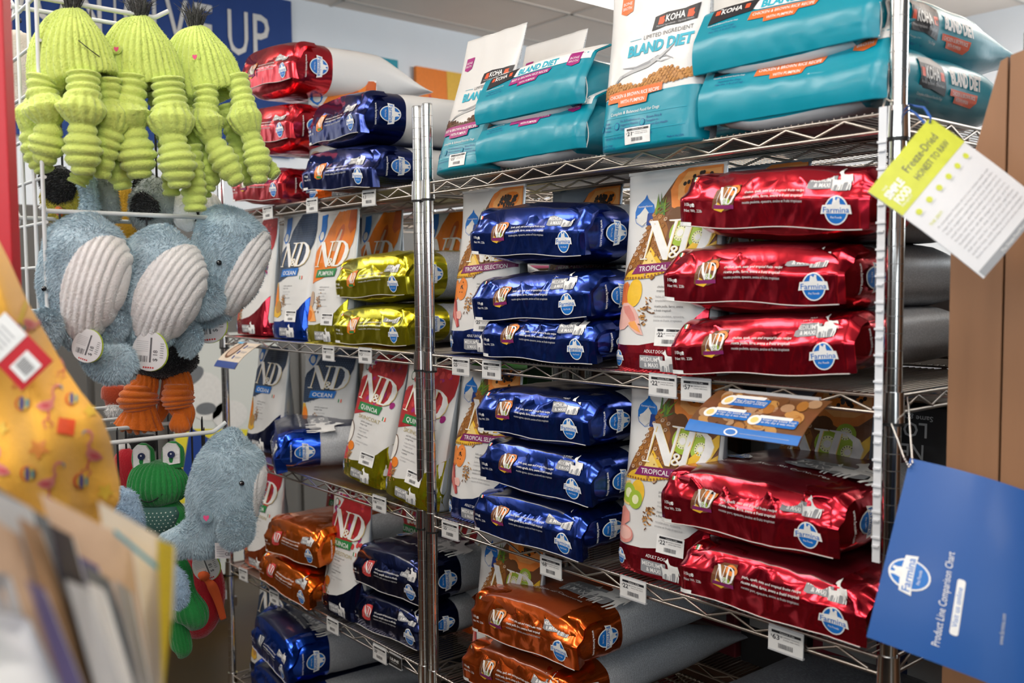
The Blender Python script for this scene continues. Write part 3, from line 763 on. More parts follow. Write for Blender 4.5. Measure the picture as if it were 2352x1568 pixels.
FOIL = {'blue': (.012, .045, .30), 'red': (.58, .018, .04), 'orange': (.80, .13, .012), 'yellow': (.62, .56, .012), 'dblue': (.010, .020, .10), 'navy': (.012, .028, .17), 'bluelit': (.01, .08, .60), 'redlit': (.70, .03, .05), 'orangelit': (.95, .19, .01)}
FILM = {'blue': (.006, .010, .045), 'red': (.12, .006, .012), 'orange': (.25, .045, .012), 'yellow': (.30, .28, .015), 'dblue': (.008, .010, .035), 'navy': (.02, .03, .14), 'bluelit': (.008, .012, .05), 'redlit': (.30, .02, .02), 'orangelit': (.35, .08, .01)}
M_seam = mat('seam_white', (.62, .60, .58), .5)
M_back = backprint('back_label', (.60, .62, .65), (.22, .23, .25))
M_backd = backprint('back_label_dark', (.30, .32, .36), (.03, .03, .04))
M_white = mat('white_film', (.72, .72, .71), .36, bump=.15, bscale=25, coat=.15)
M_film = mat('clear_film', (.5, .5, .52), .25, .5, bump=.3, bscale=60)


def big_bag(L, R, colour, seed, label, group, art=None, length=.56, w=.355, yaw=0.0, Y=1.298, hgt=.098, side=True, top=None, back=None, crinkle=1.0, drop=.022, sidecol=None, anchor='C', zfix=None):
    pl, pr = at(*L, Y=Y), at(*R, Y=Y)
    xc = {'C': (pl[0] + pr[0]) / 2, 'R': pr[0] - w / 2, 'L': pl[0] + w / 2}[anchor]
    roll = max(-.06, min(.06, math.atan2(pr[2] - pl[2], pr[0] - pl[0])))
    z = (pl[2] + pr[2]) / 2 if zfix is None else zfix + .003
    t = empty('dog_food_bag', (xc, Y, z), (0, -roll, yaw)); tag(t, label, 'bag', group)
    fo = foil('foil_' + colour, FOIL[colour]); fi = mat('film_' + colour, FILM[colour], .28, .15, bump=.25, bscale=30, coat=.4)
    # --- body: rings from front to back
    ny, nt_ = 34, 56
    hw = w / 2
    def body(y, th):
        y = np.asarray(y, float); th = np.asarray(th, float); s = np.clip(y / length, 0, 1)
        a = hw * (.93 + .07 * np.clip(y / .05, 0, 1)) * (1 - .04 * s)
        zt = hgt * (.86 + .14 * np.clip(y / .05, 0, 1) ** .6) + .006 * np.sin(np.clip(s * 3.1, 0, 3.14)) + .002 * vnoise(y * 9, th * 3, seed)
        zb = -drop * np.clip((y + .005) / .04, 0, 1) ** .5 + .003
        taper = np.clip((s - .62) / .38, 0, 1) ** 1.3
        mid = (zt + zb) / 2 - taper * .02; h = (zt - zb) / 2 * (1 - .92 * taper)
        n = 3.2 - 1.4 * taper
        c, q = np.cos(th), np.sin(th)
        den = (np.abs(c) ** n + np.abs(q) ** n) ** (1 / n)
        cr = crinkle * (.0055 * (ridge(y * 22 + th * 1.2, th * 3.2 - y * 6, seed) - .6) + .0025 * (ridge(y * 50, th * 7 + y * 20, seed + 3) - .6)) * (.35 + .65 * (y < .16)) * (1 - .7 * np.clip((c - .75) / .15, 0, 1))
        return np.stack([(a + cr) * c / den + 0 * y, y + 0 * th, mid + (h + cr * .8) * q / den], -1)
    ys = np.concatenate([np.linspace(.004, .16, 17), np.linspace(.175, length, ny - 17)])
    ths = np.linspace(0, 2 * np.pi, nt_, endpoint=False)
    YY, TT = np.meshgrid(ys, ths, indexing='ij'); P = body(YY, TT)
    ybnd = .125
    F = []; I = []
    for i in range(ny - 1):
        for j in range(nt_):
            j2 = (j + 1) % nt_; F.append((i * nt_ + j, (i + 1) * nt_ + j, (i + 1) * nt_ + j2, i * nt_ + j2))
            th = ths[j]; y = ys[i]; onside = abs(math.cos(th)) ** 3 > abs(math.sin(th)) ** 3 * .55
            if y < ybnd: k = 0 if (onside or th > math.pi) else 1
            else: k = 2 if onside or th > math.pi else (1 if top != 'label' else 2)
            I.append(k)
    F.append(tuple(range(nt_))); I.append(0); F.append(tuple((ny - 1) * nt_ + j for j in range(nt_))[::-1]); I.append(2)
    mesh('bag_body', P.reshape(-1, 3), F, [fo, fi if top != 'foil' else fo, back or M_back], I, t)
    # --- folded bottom face looking into the aisle
    nu, nv = 84, 30; u = np.linspace(-hw, hw, nu); v = np.linspace(0, hgt + .012, nv)
    U, V = np.meshgrid(u, v)
    cz = .047
    peak = crinkle * .010 * (ridge(U * 16 + V * 4, U * 2 + 1, seed + 1) - .45)
    zz = np.where(V < cz, V, cz + (np.minimum(V, hgt - .004) - cz) * .93)
    yy = np.where(V < cz, -.004 - .005 * (V / cz), -.009 + (V - cz) * .50 + np.maximum(0, V - hgt + .012) * 1.8)
    up = np.clip((V - cz) / .03, 0, 1)
    fold = crinkle * (.0140 * (ridge(U * 19 + V * 16, V * 8 - U * 3, seed) - .62) * up + .0065 * (ridge(U * 37 - V * 22, V * 26, seed + 5) - .6) * (.22 + .78 * up) + .0035 * (ridge(U * 13, V * 7 + 3, seed + 8) - .6) * (1 - up) + .002 * (vnoise(U * 60, V * 40, seed + 2) - .5))
    edge = np.clip((hw - np.abs(U)) / .012, 0, 1)
    yy = yy - fold + (1 - edge) * .004
    zz = zz + peak * np.clip((V - .07) / .04, 0, 1) - .014 * np.clip(np.abs(U) / hw - .90, 0, 1) / .10 * up
    wav = .0022 * np.sin(U * 30 + seed) * (1 - V / V.max()); zz = zz + wav
    Pf = np.stack([U, yy, zz], -1)
    mb = MB(); mb.grid(Pf); Pb_ = Pf + (0, .0012, 0); mb.grid(Pb_, flip=True)
    # side cheeks joining the face to the body
    for sgn, col in ((-1, 0), (1, nu - 1)):
        e = Pf[:, col]; q = e * (1, 1, .9) + np.array([-sgn * .016, .032, .002]); q[:, 1] = np.minimum(q[:, 1], .05); mb.grid(np.stack([e, q], 1), flip=(sgn > 0))
    face = mb.build('bottom_face', fo, t)
    mb = MB(); mb.tube([Pf[0, k] + (0, -.0008, -.0006) for k in range(0, nu, 3)], .0010, 5); mb.build('seam', M_seam, t)
    G = Grid(Pf, -hw, hw, 0, hgt + .012)
    if art: art.lay(G, t, ink, base=.0010)
    if side:
        yy_, th_ = np.linspace(.01, length * .8, 60), np.linspace(-1.0, 1.0, 24)
        # right narrow side: u backwards, v upwards (angle)
        def fn(uv, off):
            th = np.clip((uv[:, 1]) / .055 * .62, -1.1, 1.1); y = uv[:, 0]
            p = body(y, th); p[:, 0] += off * 1.4 + .0028
            return p
        art_side().lay(fn, t, ink)
    if top == 'print':
        def fn2(uv, off):
            th = np.arctan2(1.0, uv[:, 0] / hw * 1.0) ; y = uv[:, 1] * 1.0
            p = body(y, th); p[:, 0] = uv[:, 0]; p[:, 2] += off + .0015
            return p
        b = art_big_top(w); b.lay(fn2, t, ink)
    return t


AB = {k: art_face(*k) for k in (('lamb', 'trop', 'ADULT DOG'), ('lamb', 'trop', 'PUPPY'), ('chicken', 'trop', 'ADULT DOG'), ('pork', 'trop', 'ADULT DOG'), ('quinoa', 'pump', 'ADULT DOG'), ('quinoa', 'ocean', 'ADULT DOG'), ('quinoa', 'quin', 'ADULT DOG'))}
G2 = 'blue foil bags on the second shelf of the right unit'; G3 = 'blue foil bags on the third shelf of the right unit'
big_bag((1080, 584), (1349, 586), 'blue', 1, 'blue foil bag lying topmost of three on the second shelf, right unit', G2, AB['lamb', 'trop', 'PUPPY'], w=.365, hgt=.108)
big_bag((1076, 734), (1377, 728), 'blue', 2, 'blue foil bag in the middle of the upper stack of three', G2, AB['lamb', 'trop', 'PUPPY'], w=.375)
big_bag((1106, 823), (1375, 850), 'blue', 3, 'blue foil bag at the bottom of the upper stack of three', G2, AB['lamb', 'trop', 'PUPPY'], hgt=.088, drop=.006, zfix=1.262)
big_bag((1099, 984), (1355, 1023.5), 'blue', 4, 'blue foil bag topmost of three on the third shelf, right unit', G3, AB['lamb', 'trop', 'ADULT DOG'])
big_bag((1105, 1097), (1362, 1164), 'blue', 5, 'blue foil bag in the middle of the lower stack of three', G3, AB['lamb', 'trop', 'ADULT DOG'])
big_bag((1093, 1224), (1335, 1297), 'blue', 6, 'blue foil bag at the bottom of the lower stack of three', G3, AB['lamb', 'trop', 'ADULT DOG'], drop=.004, hgt=.10, zfix=.864)
GR = 'red foil bags on the second shelf of the right unit'; GR3 = 'red foil bags on the third shelf of the right unit'
big_bag((1565, 520), (1994, 525), 'red', 7, 'red foil bag topmost of three, just under the top shelf', GR, AB['chicken', 'trop', 'ADULT DOG'])
big_bag((1527, 689), (1941, 700), 'red', 8, 'red foil bag in the middle of the upper three red bags', GR, AB['chicken', 'trop', 'ADULT DOG'])
big_bag((1544, 858), (1974, 865), 'red', 9, 'red foil bag at the bottom of the upper three red bags', GR, AB['chicken', 'trop', 'ADULT DOG'], drop=.006, zfix=1.270)
big_bag((1537, 1194), (1908, 1280), 'red', 10, 'red foil bag lying on the other, pale dog drawing on its top', GR3, AB['pork', 'trop', 'ADULT DOG'], top='print', hgt=.106, crinkle=1.3)
big_bag((1567, 1363), (1988, 1498), 'red', 11, 'lowest red foil bag, above the $63 price ticket', GR3, AB['pork', 'trop', 'ADULT DOG'], drop=.006, zfix=.870, crinkle=1.2, hgt=.095)
GO = 'orange foil bags at the bottom of the right unit'
big_bag((1089, 1446), (1328, 1536), 'orange', 12, 'orange foil bag, upper of two, with system lettering on its top', GO, AB['chicken', 'trop', 'ADULT DOG'], top='print', length=.66, hgt=.108, Y=1.31)
big_bag((1060, 1540), (1310, 1650), 'orange', 13, 'orange foil bag, lower of two at the bottom picture edge', GO, AB['chicken', 'trop', 'ADULT DOG'], length=.66, drop=.02, zfix=.498, anchor='C', Y=1.31)
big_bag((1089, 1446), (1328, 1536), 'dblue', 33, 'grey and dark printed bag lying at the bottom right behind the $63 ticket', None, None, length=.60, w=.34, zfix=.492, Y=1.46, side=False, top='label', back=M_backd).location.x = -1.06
# left unit, top shelf
GB1 = 'red foil bags on top of the left unit'
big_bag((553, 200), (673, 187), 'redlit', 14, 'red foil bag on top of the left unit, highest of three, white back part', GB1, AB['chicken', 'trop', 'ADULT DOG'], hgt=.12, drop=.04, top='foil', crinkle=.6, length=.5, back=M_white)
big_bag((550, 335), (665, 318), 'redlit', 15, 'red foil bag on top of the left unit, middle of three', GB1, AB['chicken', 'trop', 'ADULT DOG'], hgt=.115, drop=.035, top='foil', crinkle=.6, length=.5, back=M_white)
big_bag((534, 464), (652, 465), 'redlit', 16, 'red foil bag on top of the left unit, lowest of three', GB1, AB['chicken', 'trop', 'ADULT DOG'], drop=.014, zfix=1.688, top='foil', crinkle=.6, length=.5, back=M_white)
GN = 'dark blue bags on top of the left unit'
big_bag((700, 332), (841, 305), 'navy', 17, 'navy blue bag with white end, upper of two beside the paired posts', GN, AB['quinoa', 'pump', 'ADULT DOG'], hgt=.118, drop=.02, crinkle=.7, length=.52, yaw=-.12, back=M_white)
big_bag((691, 441), (863, 430), 'navy', 18, 'navy blue bag, lower of two beside the paired posts', GN, AB['quinoa', 'pump', 'ADULT DOG'], hgt=.115, drop=.008, crinkle=.7, w=.38, zfix=1.683, length=.5, back=M_white)
GY = 'yellow foil bags on the left unit'
big_bag((773, 684), (936, 674), 'yellow', 19, 'yellow green foil bag, upper of two on the left unit', GY, AB['quinoa', 'pump', 'ADULT DOG'], Y=1.336, hgt=.115, drop=.02)
big_bag((768, 795), (944, 803), 'yellow', 20, 'yellow green foil bag, lower of two on the left unit', GY, AB['quinoa', 'pump', 'ADULT DOG'], Y=1.336, w=.375, hgt=.104, drop=.006, zfix=1.262)
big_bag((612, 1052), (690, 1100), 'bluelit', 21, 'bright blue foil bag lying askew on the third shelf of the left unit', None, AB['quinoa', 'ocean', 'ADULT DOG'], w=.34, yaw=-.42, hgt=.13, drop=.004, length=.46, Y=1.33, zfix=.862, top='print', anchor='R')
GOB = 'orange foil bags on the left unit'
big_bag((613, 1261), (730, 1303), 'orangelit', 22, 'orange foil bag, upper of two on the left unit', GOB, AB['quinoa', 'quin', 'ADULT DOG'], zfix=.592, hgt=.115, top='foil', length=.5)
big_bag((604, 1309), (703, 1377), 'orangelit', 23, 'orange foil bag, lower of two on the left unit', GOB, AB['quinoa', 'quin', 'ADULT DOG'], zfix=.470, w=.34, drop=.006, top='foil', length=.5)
GD = 'dark bags beside the post on the left unit'
big_bag((822, 1366), (960, 1424), 'dblue', 24, 'dark blue bag, upper of two beside the paired posts low on the left unit', GD, AB['quinoa', 'quin', 'ADULT DOG'], zfix=.592, hgt=.115, w=.335, top='print', Y=1.345)
big_bag((825, 1458), (953, 1515), 'dblue', 25, 'dark blue bag, lower of two beside the paired posts low on the left unit', GD, AB['quinoa', 'quin', 'ADULT DOG'], zfix=.470, w=.325, drop=.006, Y=1.345)
GBB = 'blue foil bags on the bottom shelf of the left unit'
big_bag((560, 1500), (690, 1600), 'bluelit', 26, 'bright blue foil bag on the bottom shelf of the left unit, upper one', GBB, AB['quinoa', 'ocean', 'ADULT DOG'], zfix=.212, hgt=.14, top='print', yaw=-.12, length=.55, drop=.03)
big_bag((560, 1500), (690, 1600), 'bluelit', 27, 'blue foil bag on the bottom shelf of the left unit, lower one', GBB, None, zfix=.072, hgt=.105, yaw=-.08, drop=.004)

# ------------------------------------------------------------------ standing pouches
M_silver = mat('silver_gusset', (.45, .50, .54), .30, .55, bump=.3, bscale=22)
_PA = {}


def pouch(px, kind, band, title, price, label, group=None, seed=1, W_=.235, H_=.385, Y=1.325, yaw=0.0, lean=.03, X=None, Z=None, film=None, foot=None, depth=.118, koha=False):
    p = at(*px, Y=Y) if px else np.array([X, Y, Z])
    x0 = p[0] if X is None else X; z0 = p[2] if Z is None else Z
    t = empty('dog_food_pouch', (x0 + W_ / 2, Y, z0), (lean, 0, yaw)); 
    t.rotation_euler = (-lean, 0, yaw); t.location.z += math.sin(lean) * depth + (.003 if Z is not None else 0); tag(t, label, 'bag', group)
    def wid(v): return W_ / 2 * (1 - .035 * np.sin(np.pi * np.clip(v / H_, 0, 1)) - .02 * np.clip(.03 - v, 0, .03) / .03)
    def dep(v): s = np.clip(v / H_, 0, 1); return depth * (1 - s ** 1.15) * (.88 + .12 * np.clip(v / .03, 0, 1)) * (1 - .25 * np.clip((s - .6) / .3, 0, 1)) + .0025
    def front(u, v, off=0.0, back=1):
        s = np.clip(np.abs(u) / (wid(v)), 0, 1)
        b = (1 - s ** 9) ** .5 * (.86 + .14 * (1 - s ** 2))
        cr = (.0035 * (ridge(u * 14 + v * 6, v * 9 - u * 4, seed) - .6) + .0016 * (ridge(u * 40, v * 30, seed + 2) - .6)) * np.clip(1.0 - s ** 4, 0, 1)
        return np.stack([np.clip(u, -wid(v), wid(v)) + 0 * v, dep(v) * .0 + depth * .5 * 0 - back * (dep(v) * .5 * b + cr + off), v + 0 * u], -1) + np.array([0, depth * .5, 0])
    nu, nv = 40, 56
    uu = np.linspace(-1, 1, nu); vv = np.linspace(0, H_, nv); U, V = np.meshgrid(uu, vv); U = np.sign(U) * (1 - (1 - np.abs(U)) ** 1.9); UU = U * wid(V)
    Pf = front(UU, V); Pk = front(UU, V, back=-1)
    mb = MB(); mb.grid(Pf); mb.grid(Pk, flip=True)
    n = nu * nv
    mb.f += [(j + 1, j, n + j, n + j + 1) for j in range(nu - 1)]; mb.m += [0] * (nu - 1)
    mb.f += [((nv - 1) * nu + j, (nv - 1) * nu + j + 1, n + (nv - 1) * nu + j + 1, n + (nv - 1) * nu + j) for j in range(nu - 1)]; mb.m += [0] * (nu - 1)
    # material by place: foot band, gusset
    fcol = foot or {'blue': 'blue', 'red': 'red', 'yellow': 'yellow', 'orange': 'orange', 'pork': 'red', 'navy': 'dblue', 'dark': 'dblue'}.get(band, 'blue')
    Vs = np.array(mb.v); I = []
    for f in mb.f:
        c = Vs[list(f)].mean(0); vb = c[2]; ub = c[0] / W_ + .5
        bound = .040 if not koha else .10
        k = 0
        if vb < bound: k = 1
        if not koha and (c[1] > depth * .5 + .001 or abs(c[0]) > wid(vb) * .985) and vb > .0: k = 2
        if koha and (c[1] > depth * .5 + .001 or (abs(c[0]) > wid(vb) * .985 and vb > .02)): k = 2
        I.append(k)
    mats_ = [film or M_white, foil('foil_' + fcol, FOIL[fcol]) if not koha else mat('teal_film', (.0, .27, .37), .36, bump=.15, bscale=30, coat=.15), M_silver if not koha else M_back]
    mesh('pouch_body', mb.v, mb.f, mats_, I, t)
    key = (kind, band, title, price, koha, fcol)
    if key not in _PA: _PA[key] = (art_koha(kind, price, title) if koha else art_pouch(kind, band, title, price, fcol))
    a = _PA[key]
    def fn(uv, off):
        q = front(np.clip(uv[:, 0], -W_ / 2 * .985, W_ / 2 * .985), np.clip(uv[:, 1], 0, H_), off); return q
    a.lay(fn, t, ink, base=.0009, lift=.00025)
    if not koha:
        mb = MB(); mb.box((-W_ / 2, depth * .5 - .0022, H_ - .004), (W_ / 2, depth * .5 + .0022, H_ + .002)); 
        mb.build('top_seal', film or M_white, t, smooth=False)
    return t


GT = 'tropical fruit pouches on the right unit'
pouch((1014, 809), 'trop', 'blue', 'lamb', '25', 'white pouch with tropical fruit print and blue foot, left of the upper blue bags', GT, 1, Y=1.33)
pouch((1390, 852), 'trop', 'red', 'chicken', '22', 'white pouch with kiwi print and red foot, between upper blue and red stacks', GT, 2, Y=1.325, W_=.24)
pouch((1011, 1184), 'trop', 'blue', 'lamb', None, 'white pouch with papaya print and blue foot, left of the lower blue bags', GT, 3, Y=1.33, H_=.365)
pouch((1395, 1301), 'trop', 'pork', 'pork', '22', 'white pouch with tropical print and red foot, between lower blue and red stacks', GT, 4, Y=1.325, W_=.24, H_=.372, foot='red')
pouch((1058, 1560), 'trop', 'red', 'lamb', None, 'white fruit pouch at the bottom, left of the orange bags', GT, 5, Y=1.34, H_=.372, Z=.462)
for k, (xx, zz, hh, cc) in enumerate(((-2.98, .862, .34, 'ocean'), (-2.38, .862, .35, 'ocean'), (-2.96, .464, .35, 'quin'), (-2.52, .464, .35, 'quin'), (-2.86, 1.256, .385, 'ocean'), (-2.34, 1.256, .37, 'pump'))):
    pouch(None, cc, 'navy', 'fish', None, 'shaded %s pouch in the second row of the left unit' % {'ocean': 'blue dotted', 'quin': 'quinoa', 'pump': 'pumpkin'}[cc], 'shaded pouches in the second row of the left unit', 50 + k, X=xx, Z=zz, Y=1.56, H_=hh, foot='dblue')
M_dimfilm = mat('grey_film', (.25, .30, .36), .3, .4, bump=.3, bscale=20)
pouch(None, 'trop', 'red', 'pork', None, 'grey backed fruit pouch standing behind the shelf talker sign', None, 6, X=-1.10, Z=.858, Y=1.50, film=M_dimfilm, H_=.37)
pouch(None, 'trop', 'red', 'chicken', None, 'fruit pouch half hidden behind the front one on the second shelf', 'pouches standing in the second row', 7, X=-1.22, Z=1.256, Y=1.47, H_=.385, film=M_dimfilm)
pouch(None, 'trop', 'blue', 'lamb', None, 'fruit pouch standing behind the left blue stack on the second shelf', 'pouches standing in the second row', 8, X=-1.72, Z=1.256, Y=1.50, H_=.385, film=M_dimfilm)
# left unit
pouch(None, 'quin', 'red', 'skin', None, 'red footed pouch at the far left of the second shelf, behind the plush whale', None, 9, X=-3.085, Z=1.256, Y=1.33)
pouch((612, 776), 'ocean', 'blue', 'fish', '40', 'blue dotted ocean pouch beside the pumpkin pouch', None, 10, Y=1.325, foot='bluelit', W_=.235)
pouch((689, 786), 'pump', 'yellow', 'fish', '41', 'orange and white pumpkin pouch in front on the left unit', 'pumpkin pouches', 11, Y=1.325, W_=.24)
pouch(None, 'pump', 'yellow', 'fish', None, 'second pumpkin pouch standing in shadow behind the yellow bags', 'pumpkin pouches', 12, X=-2.60, Z=1.256, Y=1.49)
pouch((552, 1000), 'ocean', 'navy', 'fish', None, 'blue dotted pouch leaning under the hanging shelf talker', 'ocean pouches on the third shelf', 13, Y=1.36, Z=.862, H_=.35, lean=.05, foot='dblue')
pouch(None, 'ocean', 'navy', 'fish', None, 'blue dotted pouch standing behind the bright blue bag', 'ocean pouches on the third shelf', 14, X=-2.83, Z=.862, Y=1.45, H_=.33, yaw=.3)
pouch(None, 'ocean', 'navy', 'fish', None, 'blue dotted pouch behind the quinoa pouches', 'ocean pouches on the third shelf', 15, X=-2.60, Z=.862, Y=1.49, H_=.35)
pouch((770, 1090), 'quin', 'yellow', 'skin', '38', 'quinoa pouch with coconut print leaning left of the other one', 'quinoa pouches on the third shelf', 16, Y=1.33, Z=.868, H_=.36, lean=.08, foot='yellow', W_=.225).rotation_euler[1] = .10
pouch((866, 1150), 'quin', 'yellow', 'skin', '39', 'quinoa pouch with coconut print next to the paired posts', 'quinoa pouches on the third shelf', 17, Y=1.30, Z=.862, H_=.35, lean=.08, foot='yellow', W_=.225).rotation_euler[1] = .10
pouch((725, 1385), 'quin', 'navy', 'dig', None, 'quinoa digestion pouch standing between orange and dark blue bags', 'quinoa pouches on the fourth shelf', 18, Y=1.32, Z=.464, H_=.34, foot='dblue', W_=.215)
pouch(None, 'quin', 'orange', 'dig', None, 'quinoa pouch with orange foot at the left end of the fourth shelf', 'quinoa pouches on the fourth shelf', 19, X=-3.10, Z=.464, Y=1.34, H_=.36)
pouch(None, 'quin', 'orange', 'dig', None, 'quinoa pouch in the second row behind the orange bags', 'quinoa pouches on the fourth shelf', 20, X=-2.80, Z=.464, Y=1.50, H_=.36)
pouch(None, 'quin', 'orange', 'dig', None, 'quinoa pouch in the second row near the paired posts', 'quinoa pouches on the fourth shelf', 21, X=-2.22, Z=.464, Y=1.52, H_=.36)
pouch(None, 'ocean', 'navy', 'fish', None, 'blue dotted pouch at the left end of the bottom shelf', None, 22, X=-3.09, Z=.068, Y=1.35, H_=.36)
pouch(None, 'pump', 'orange', 'fish', None, 'orange and white pouch standing behind the red bags on top of the left unit', None, 23, X=-2.63, Z=1.673, Y=1.45, H_=.37, yaw=1.0, W_=.21)

# ------------------------------------------------------------------ teal and white pouches on the top shelf
M_teal = mat('teal_film', (.0, .27, .37), .36, bump=.15, bscale=30, coat=.15)
M_wfab = mat('white_underside', (.66, .68, .70), .55, bump=.4, bscale=26, var=.08)


def flat_pouch(L, R, kind, seed, label, group, Y=1.30, w=.335, length=.56, hgt=.115, zfix=None, side=False, roll=None, yaw=0.0):
    pl, pr = at(*L, Y=Y), at(*R, Y=Y); xc = (pl[0] + pr[0]) / 2; z = (pl[2] + pr[2]) / 2 if zfix is None else zfix
    t = empty('dog_food_pouch', (xc, Y, z), (0, 0, yaw)); tag(t, label, 'bag', group)
    hw = w / 2
    # front: vertical teal gusset, then the printed slope
    nu, nv = 60, 30; U, V = np.meshgrid(np.linspace(-hw, hw, nu), np.linspace(0, .145, nv)); cz = .052
    sag = .004 * np.sin(U * 14 + seed)
    zz = np.where(V < cz, V, cz + (V - cz) * .80) + sag * (V > .02)
    yy = np.where(V < cz, -.004 * np.sin(V / cz * np.pi), (V - cz) * .45 + np.maximum(0, V - .118) * 1.4) + .003 * (ridge(U * 9, V * 12, seed) - .5) + .0015 * (vnoise(U * 50, V * 50, seed) - .5)
    k = np.clip((U - hw + .02) / .02, 0, 1); yy = yy + .012 * k ** 2
    Pf = np.stack([U, yy, zz], -1)
    mb = MB(); mb.grid(Pf); mb.grid(Pf + (0, .002, -.001), flip=True); mb.build('front_gusset', M_teal, t)
    ny, nt_ = 26, 48; ys = np.linspace(.004, length, ny); ths = np.linspace(0, 2 * np.pi, nt_, endpoint=False)
    def body(y, th):
        y = np.asarray(y, float); th = np.asarray(th, float); s = y / length
        a = hw * .985 * (1 - .03 * s) - .004
        ramp = np.clip(y / .055, 0, 1)
        zt = cz * .95 + (hgt - cz) * ramp - .02 * np.clip(s - .6, 0, 1); zb = -.022 * np.clip(y / .03, 0, 1) ** .6 + .004
        tp = np.clip((s - .65) / .35, 0, 1) ** 1.2; mid = (zt + zb) / 2; h = (zt - zb) / 2 * (1 - .9 * tp); n = 2.8 - 1.0 * tp
        c, q = np.cos(th), np.sin(th); den = (np.abs(c) ** n + np.abs(q) ** n) ** (1 / n)
        cr = .004 * (vnoise(y * 18, th * 3, seed) - .5) + .003 * (ridge(y * 9, th * 2 + y * 6, seed) - .6)
        return np.stack([(a + cr) * c / den, y + 0 * th, mid + (h + cr) * q / den], -1)
    YY, TT = np.meshgrid(ys, ths, indexing='ij'); P = body(YY, TT); F = []; I = []
    for i in range(ny - 1):
        for j in range(nt_):
            j2 = (j + 1) % nt_; F.append((i * nt_ + j, (i + 1) * nt_ + j, (i + 1) * nt_ + j2, i * nt_ + j2)); th = ths[j]
            I.append(2 if th > math.pi * 1.22 and th < math.pi * 1.74 else (0 if abs(math.sin(th)) < .93 else 1))
    F.append(tuple(range(nt_))); I.append(0); F.append(tuple((ny - 1) * nt_ + j for j in range(nt_))[::-1]); I.append(1)
    mesh('pouch_body', P.reshape(-1, 3), F, [M_teal, M_white, M_wfab], I, t)
    mb = MB(); mb.tube([(hw - .001, .012 + .006 * math.sin(a * 3), a * .05) for a in np.linspace(0, 1, 8)], .0012, 5); mb.build('seam', M_seam, t)
    art_koha_face(kind, w).lay(Grid(Pf, -hw, hw, 0, .145), t, ink)
    if side:
        A = Art(.012); A.cur = 'side_print'
        A.rect(.045, -.028, .095, .024, 'white', 1, r=.005); rg = random.Random(seed)
        x = .051
        while x < .088: b = rg.choice((.001, .002, .003)); A.rect(x, -.016, x + b, .019, 'txt', 2); x += b + .0018
        A.poly([(.135, -.020), (.135, .032), (.20, .040), (.232, .030), (.232, -.024), (.18, -.018)], 'black', 1); A.text('KOHA', .155, -.001, .022, 'white', 2, width=.052, bold=.03); A.rect(.140, 0, .152, .016, 'hot', 2); A.rect(.212, .0, .226, .016, 'hot', 2)
        A.text('Minimal Ingredients - Optimal Health', .141, -.011, .005, 'lgrey', 2, width=.084); A.text('Complete & Balanced Food for Dogs', .138, -.031, .0045, 'white', 1, width=.09); A.text('Nutrition For Dogs', .145, -.040, .0045, 'navyblue', 1)
        A.text('BLAND DIET', .255, .002, .026, 'white', 1, width=.12, bold=.05); A.poly([(.250, -.008), (.36, -.008), (.355, -.022), (.34, -.032), (.27, -.030), (.268, -.020), (.25, -.020)], 'coral', 1); A.text('CHICKEN & BROWN RICE', .258, -.018, .007, 'white', 2, width=.09); A.text('WITH PUMPKIN', .275, -.027, .006, 'white', 2, width=.05)
        def fn(uv, off):
            th = np.clip(uv[:, 1] / .052 * .70, -1.2, 1.2); p = body(uv[:, 0] * .88, th); p[:, 0] += off + .001; return p
        A.lay(fn, t, ink)
    return t


GK = 'beef recipe teal pouches lying on the top shelf'; GC = 'chicken recipe teal pouches lying on the top shelf'
flat_pouch((1092, 284), (1335, 238), 'beef', 1, 'teal pouch with magenta beef label, upper of two lying on the top shelf', GK)
flat_pouch((1094, 393), (1339, 348), 'beef', 2, 'teal pouch with magenta beef label, lower of two lying on the top shelf', GK, zfix=1.676 + .012)
flat_pouch((1599, 177), (2001, 77), 'chicken', 3, 'teal pouch with orange chicken label, upper of two beside the right post', GC, side=True)
flat_pouch((1604, 321), (2031, 229), 'chicken', 4, 'teal pouch with orange chicken label, lower of two beside the right post', GC, side=True, zfix=1.676 + .012)
pouch((1357, 357), 'chicken', 'x', 'orange_b', '21', 'tall white and teal pouch with orange label standing on the top shelf', 'standing teal and white pouches', 31, H_=.335, W_=.245, Y=1.285, depth=.10, lean=.04, koha=True)
pouch((985, 415), 'beef', 'x', 'magenta', '23', 'white and teal pouch with magenta label standing at the left end of the top shelf', 'standing teal and white pouches', 32, H_=.345, W_=.225, Y=1.31, depth=.08, lean=.24, koha=True)
pouch(None, 'beef', 'x', 'magenta', None, 'white topped pouch peeking out behind the beef pouches', 'standing teal and white pouches', 33, H_=.345, W_=.225, X=-1.85, Z=1.672, Y=1.46, lean=.24, koha=True)
pouch(None, 'chicken', 'x', 'orange_b', None, 'white and teal pouch standing behind the tall chicken pouch', 'standing teal and white pouches', 34, H_=.335, W_=.24, X=-1.25, Z=1.672, Y=1.50, lean=.05, koha=True)
pouch(None, 'chicken', 'x', 'orange_b', None, 'white and teal pouch standing in the back behind the lying chicken pouches', 'standing teal and white pouches', 35, H_=.335, W_=.24, X=-1.12, Z=1.672, Y=1.62, lean=.03, koha=True)
# ------------------------------------------------------------------ price tickets on the shelf rails
M_card = mat('ticket_card', (.70, .70, .69), .55)
M_clear = mat('ticket_holder', (.55, .56, .58), .25, .1)


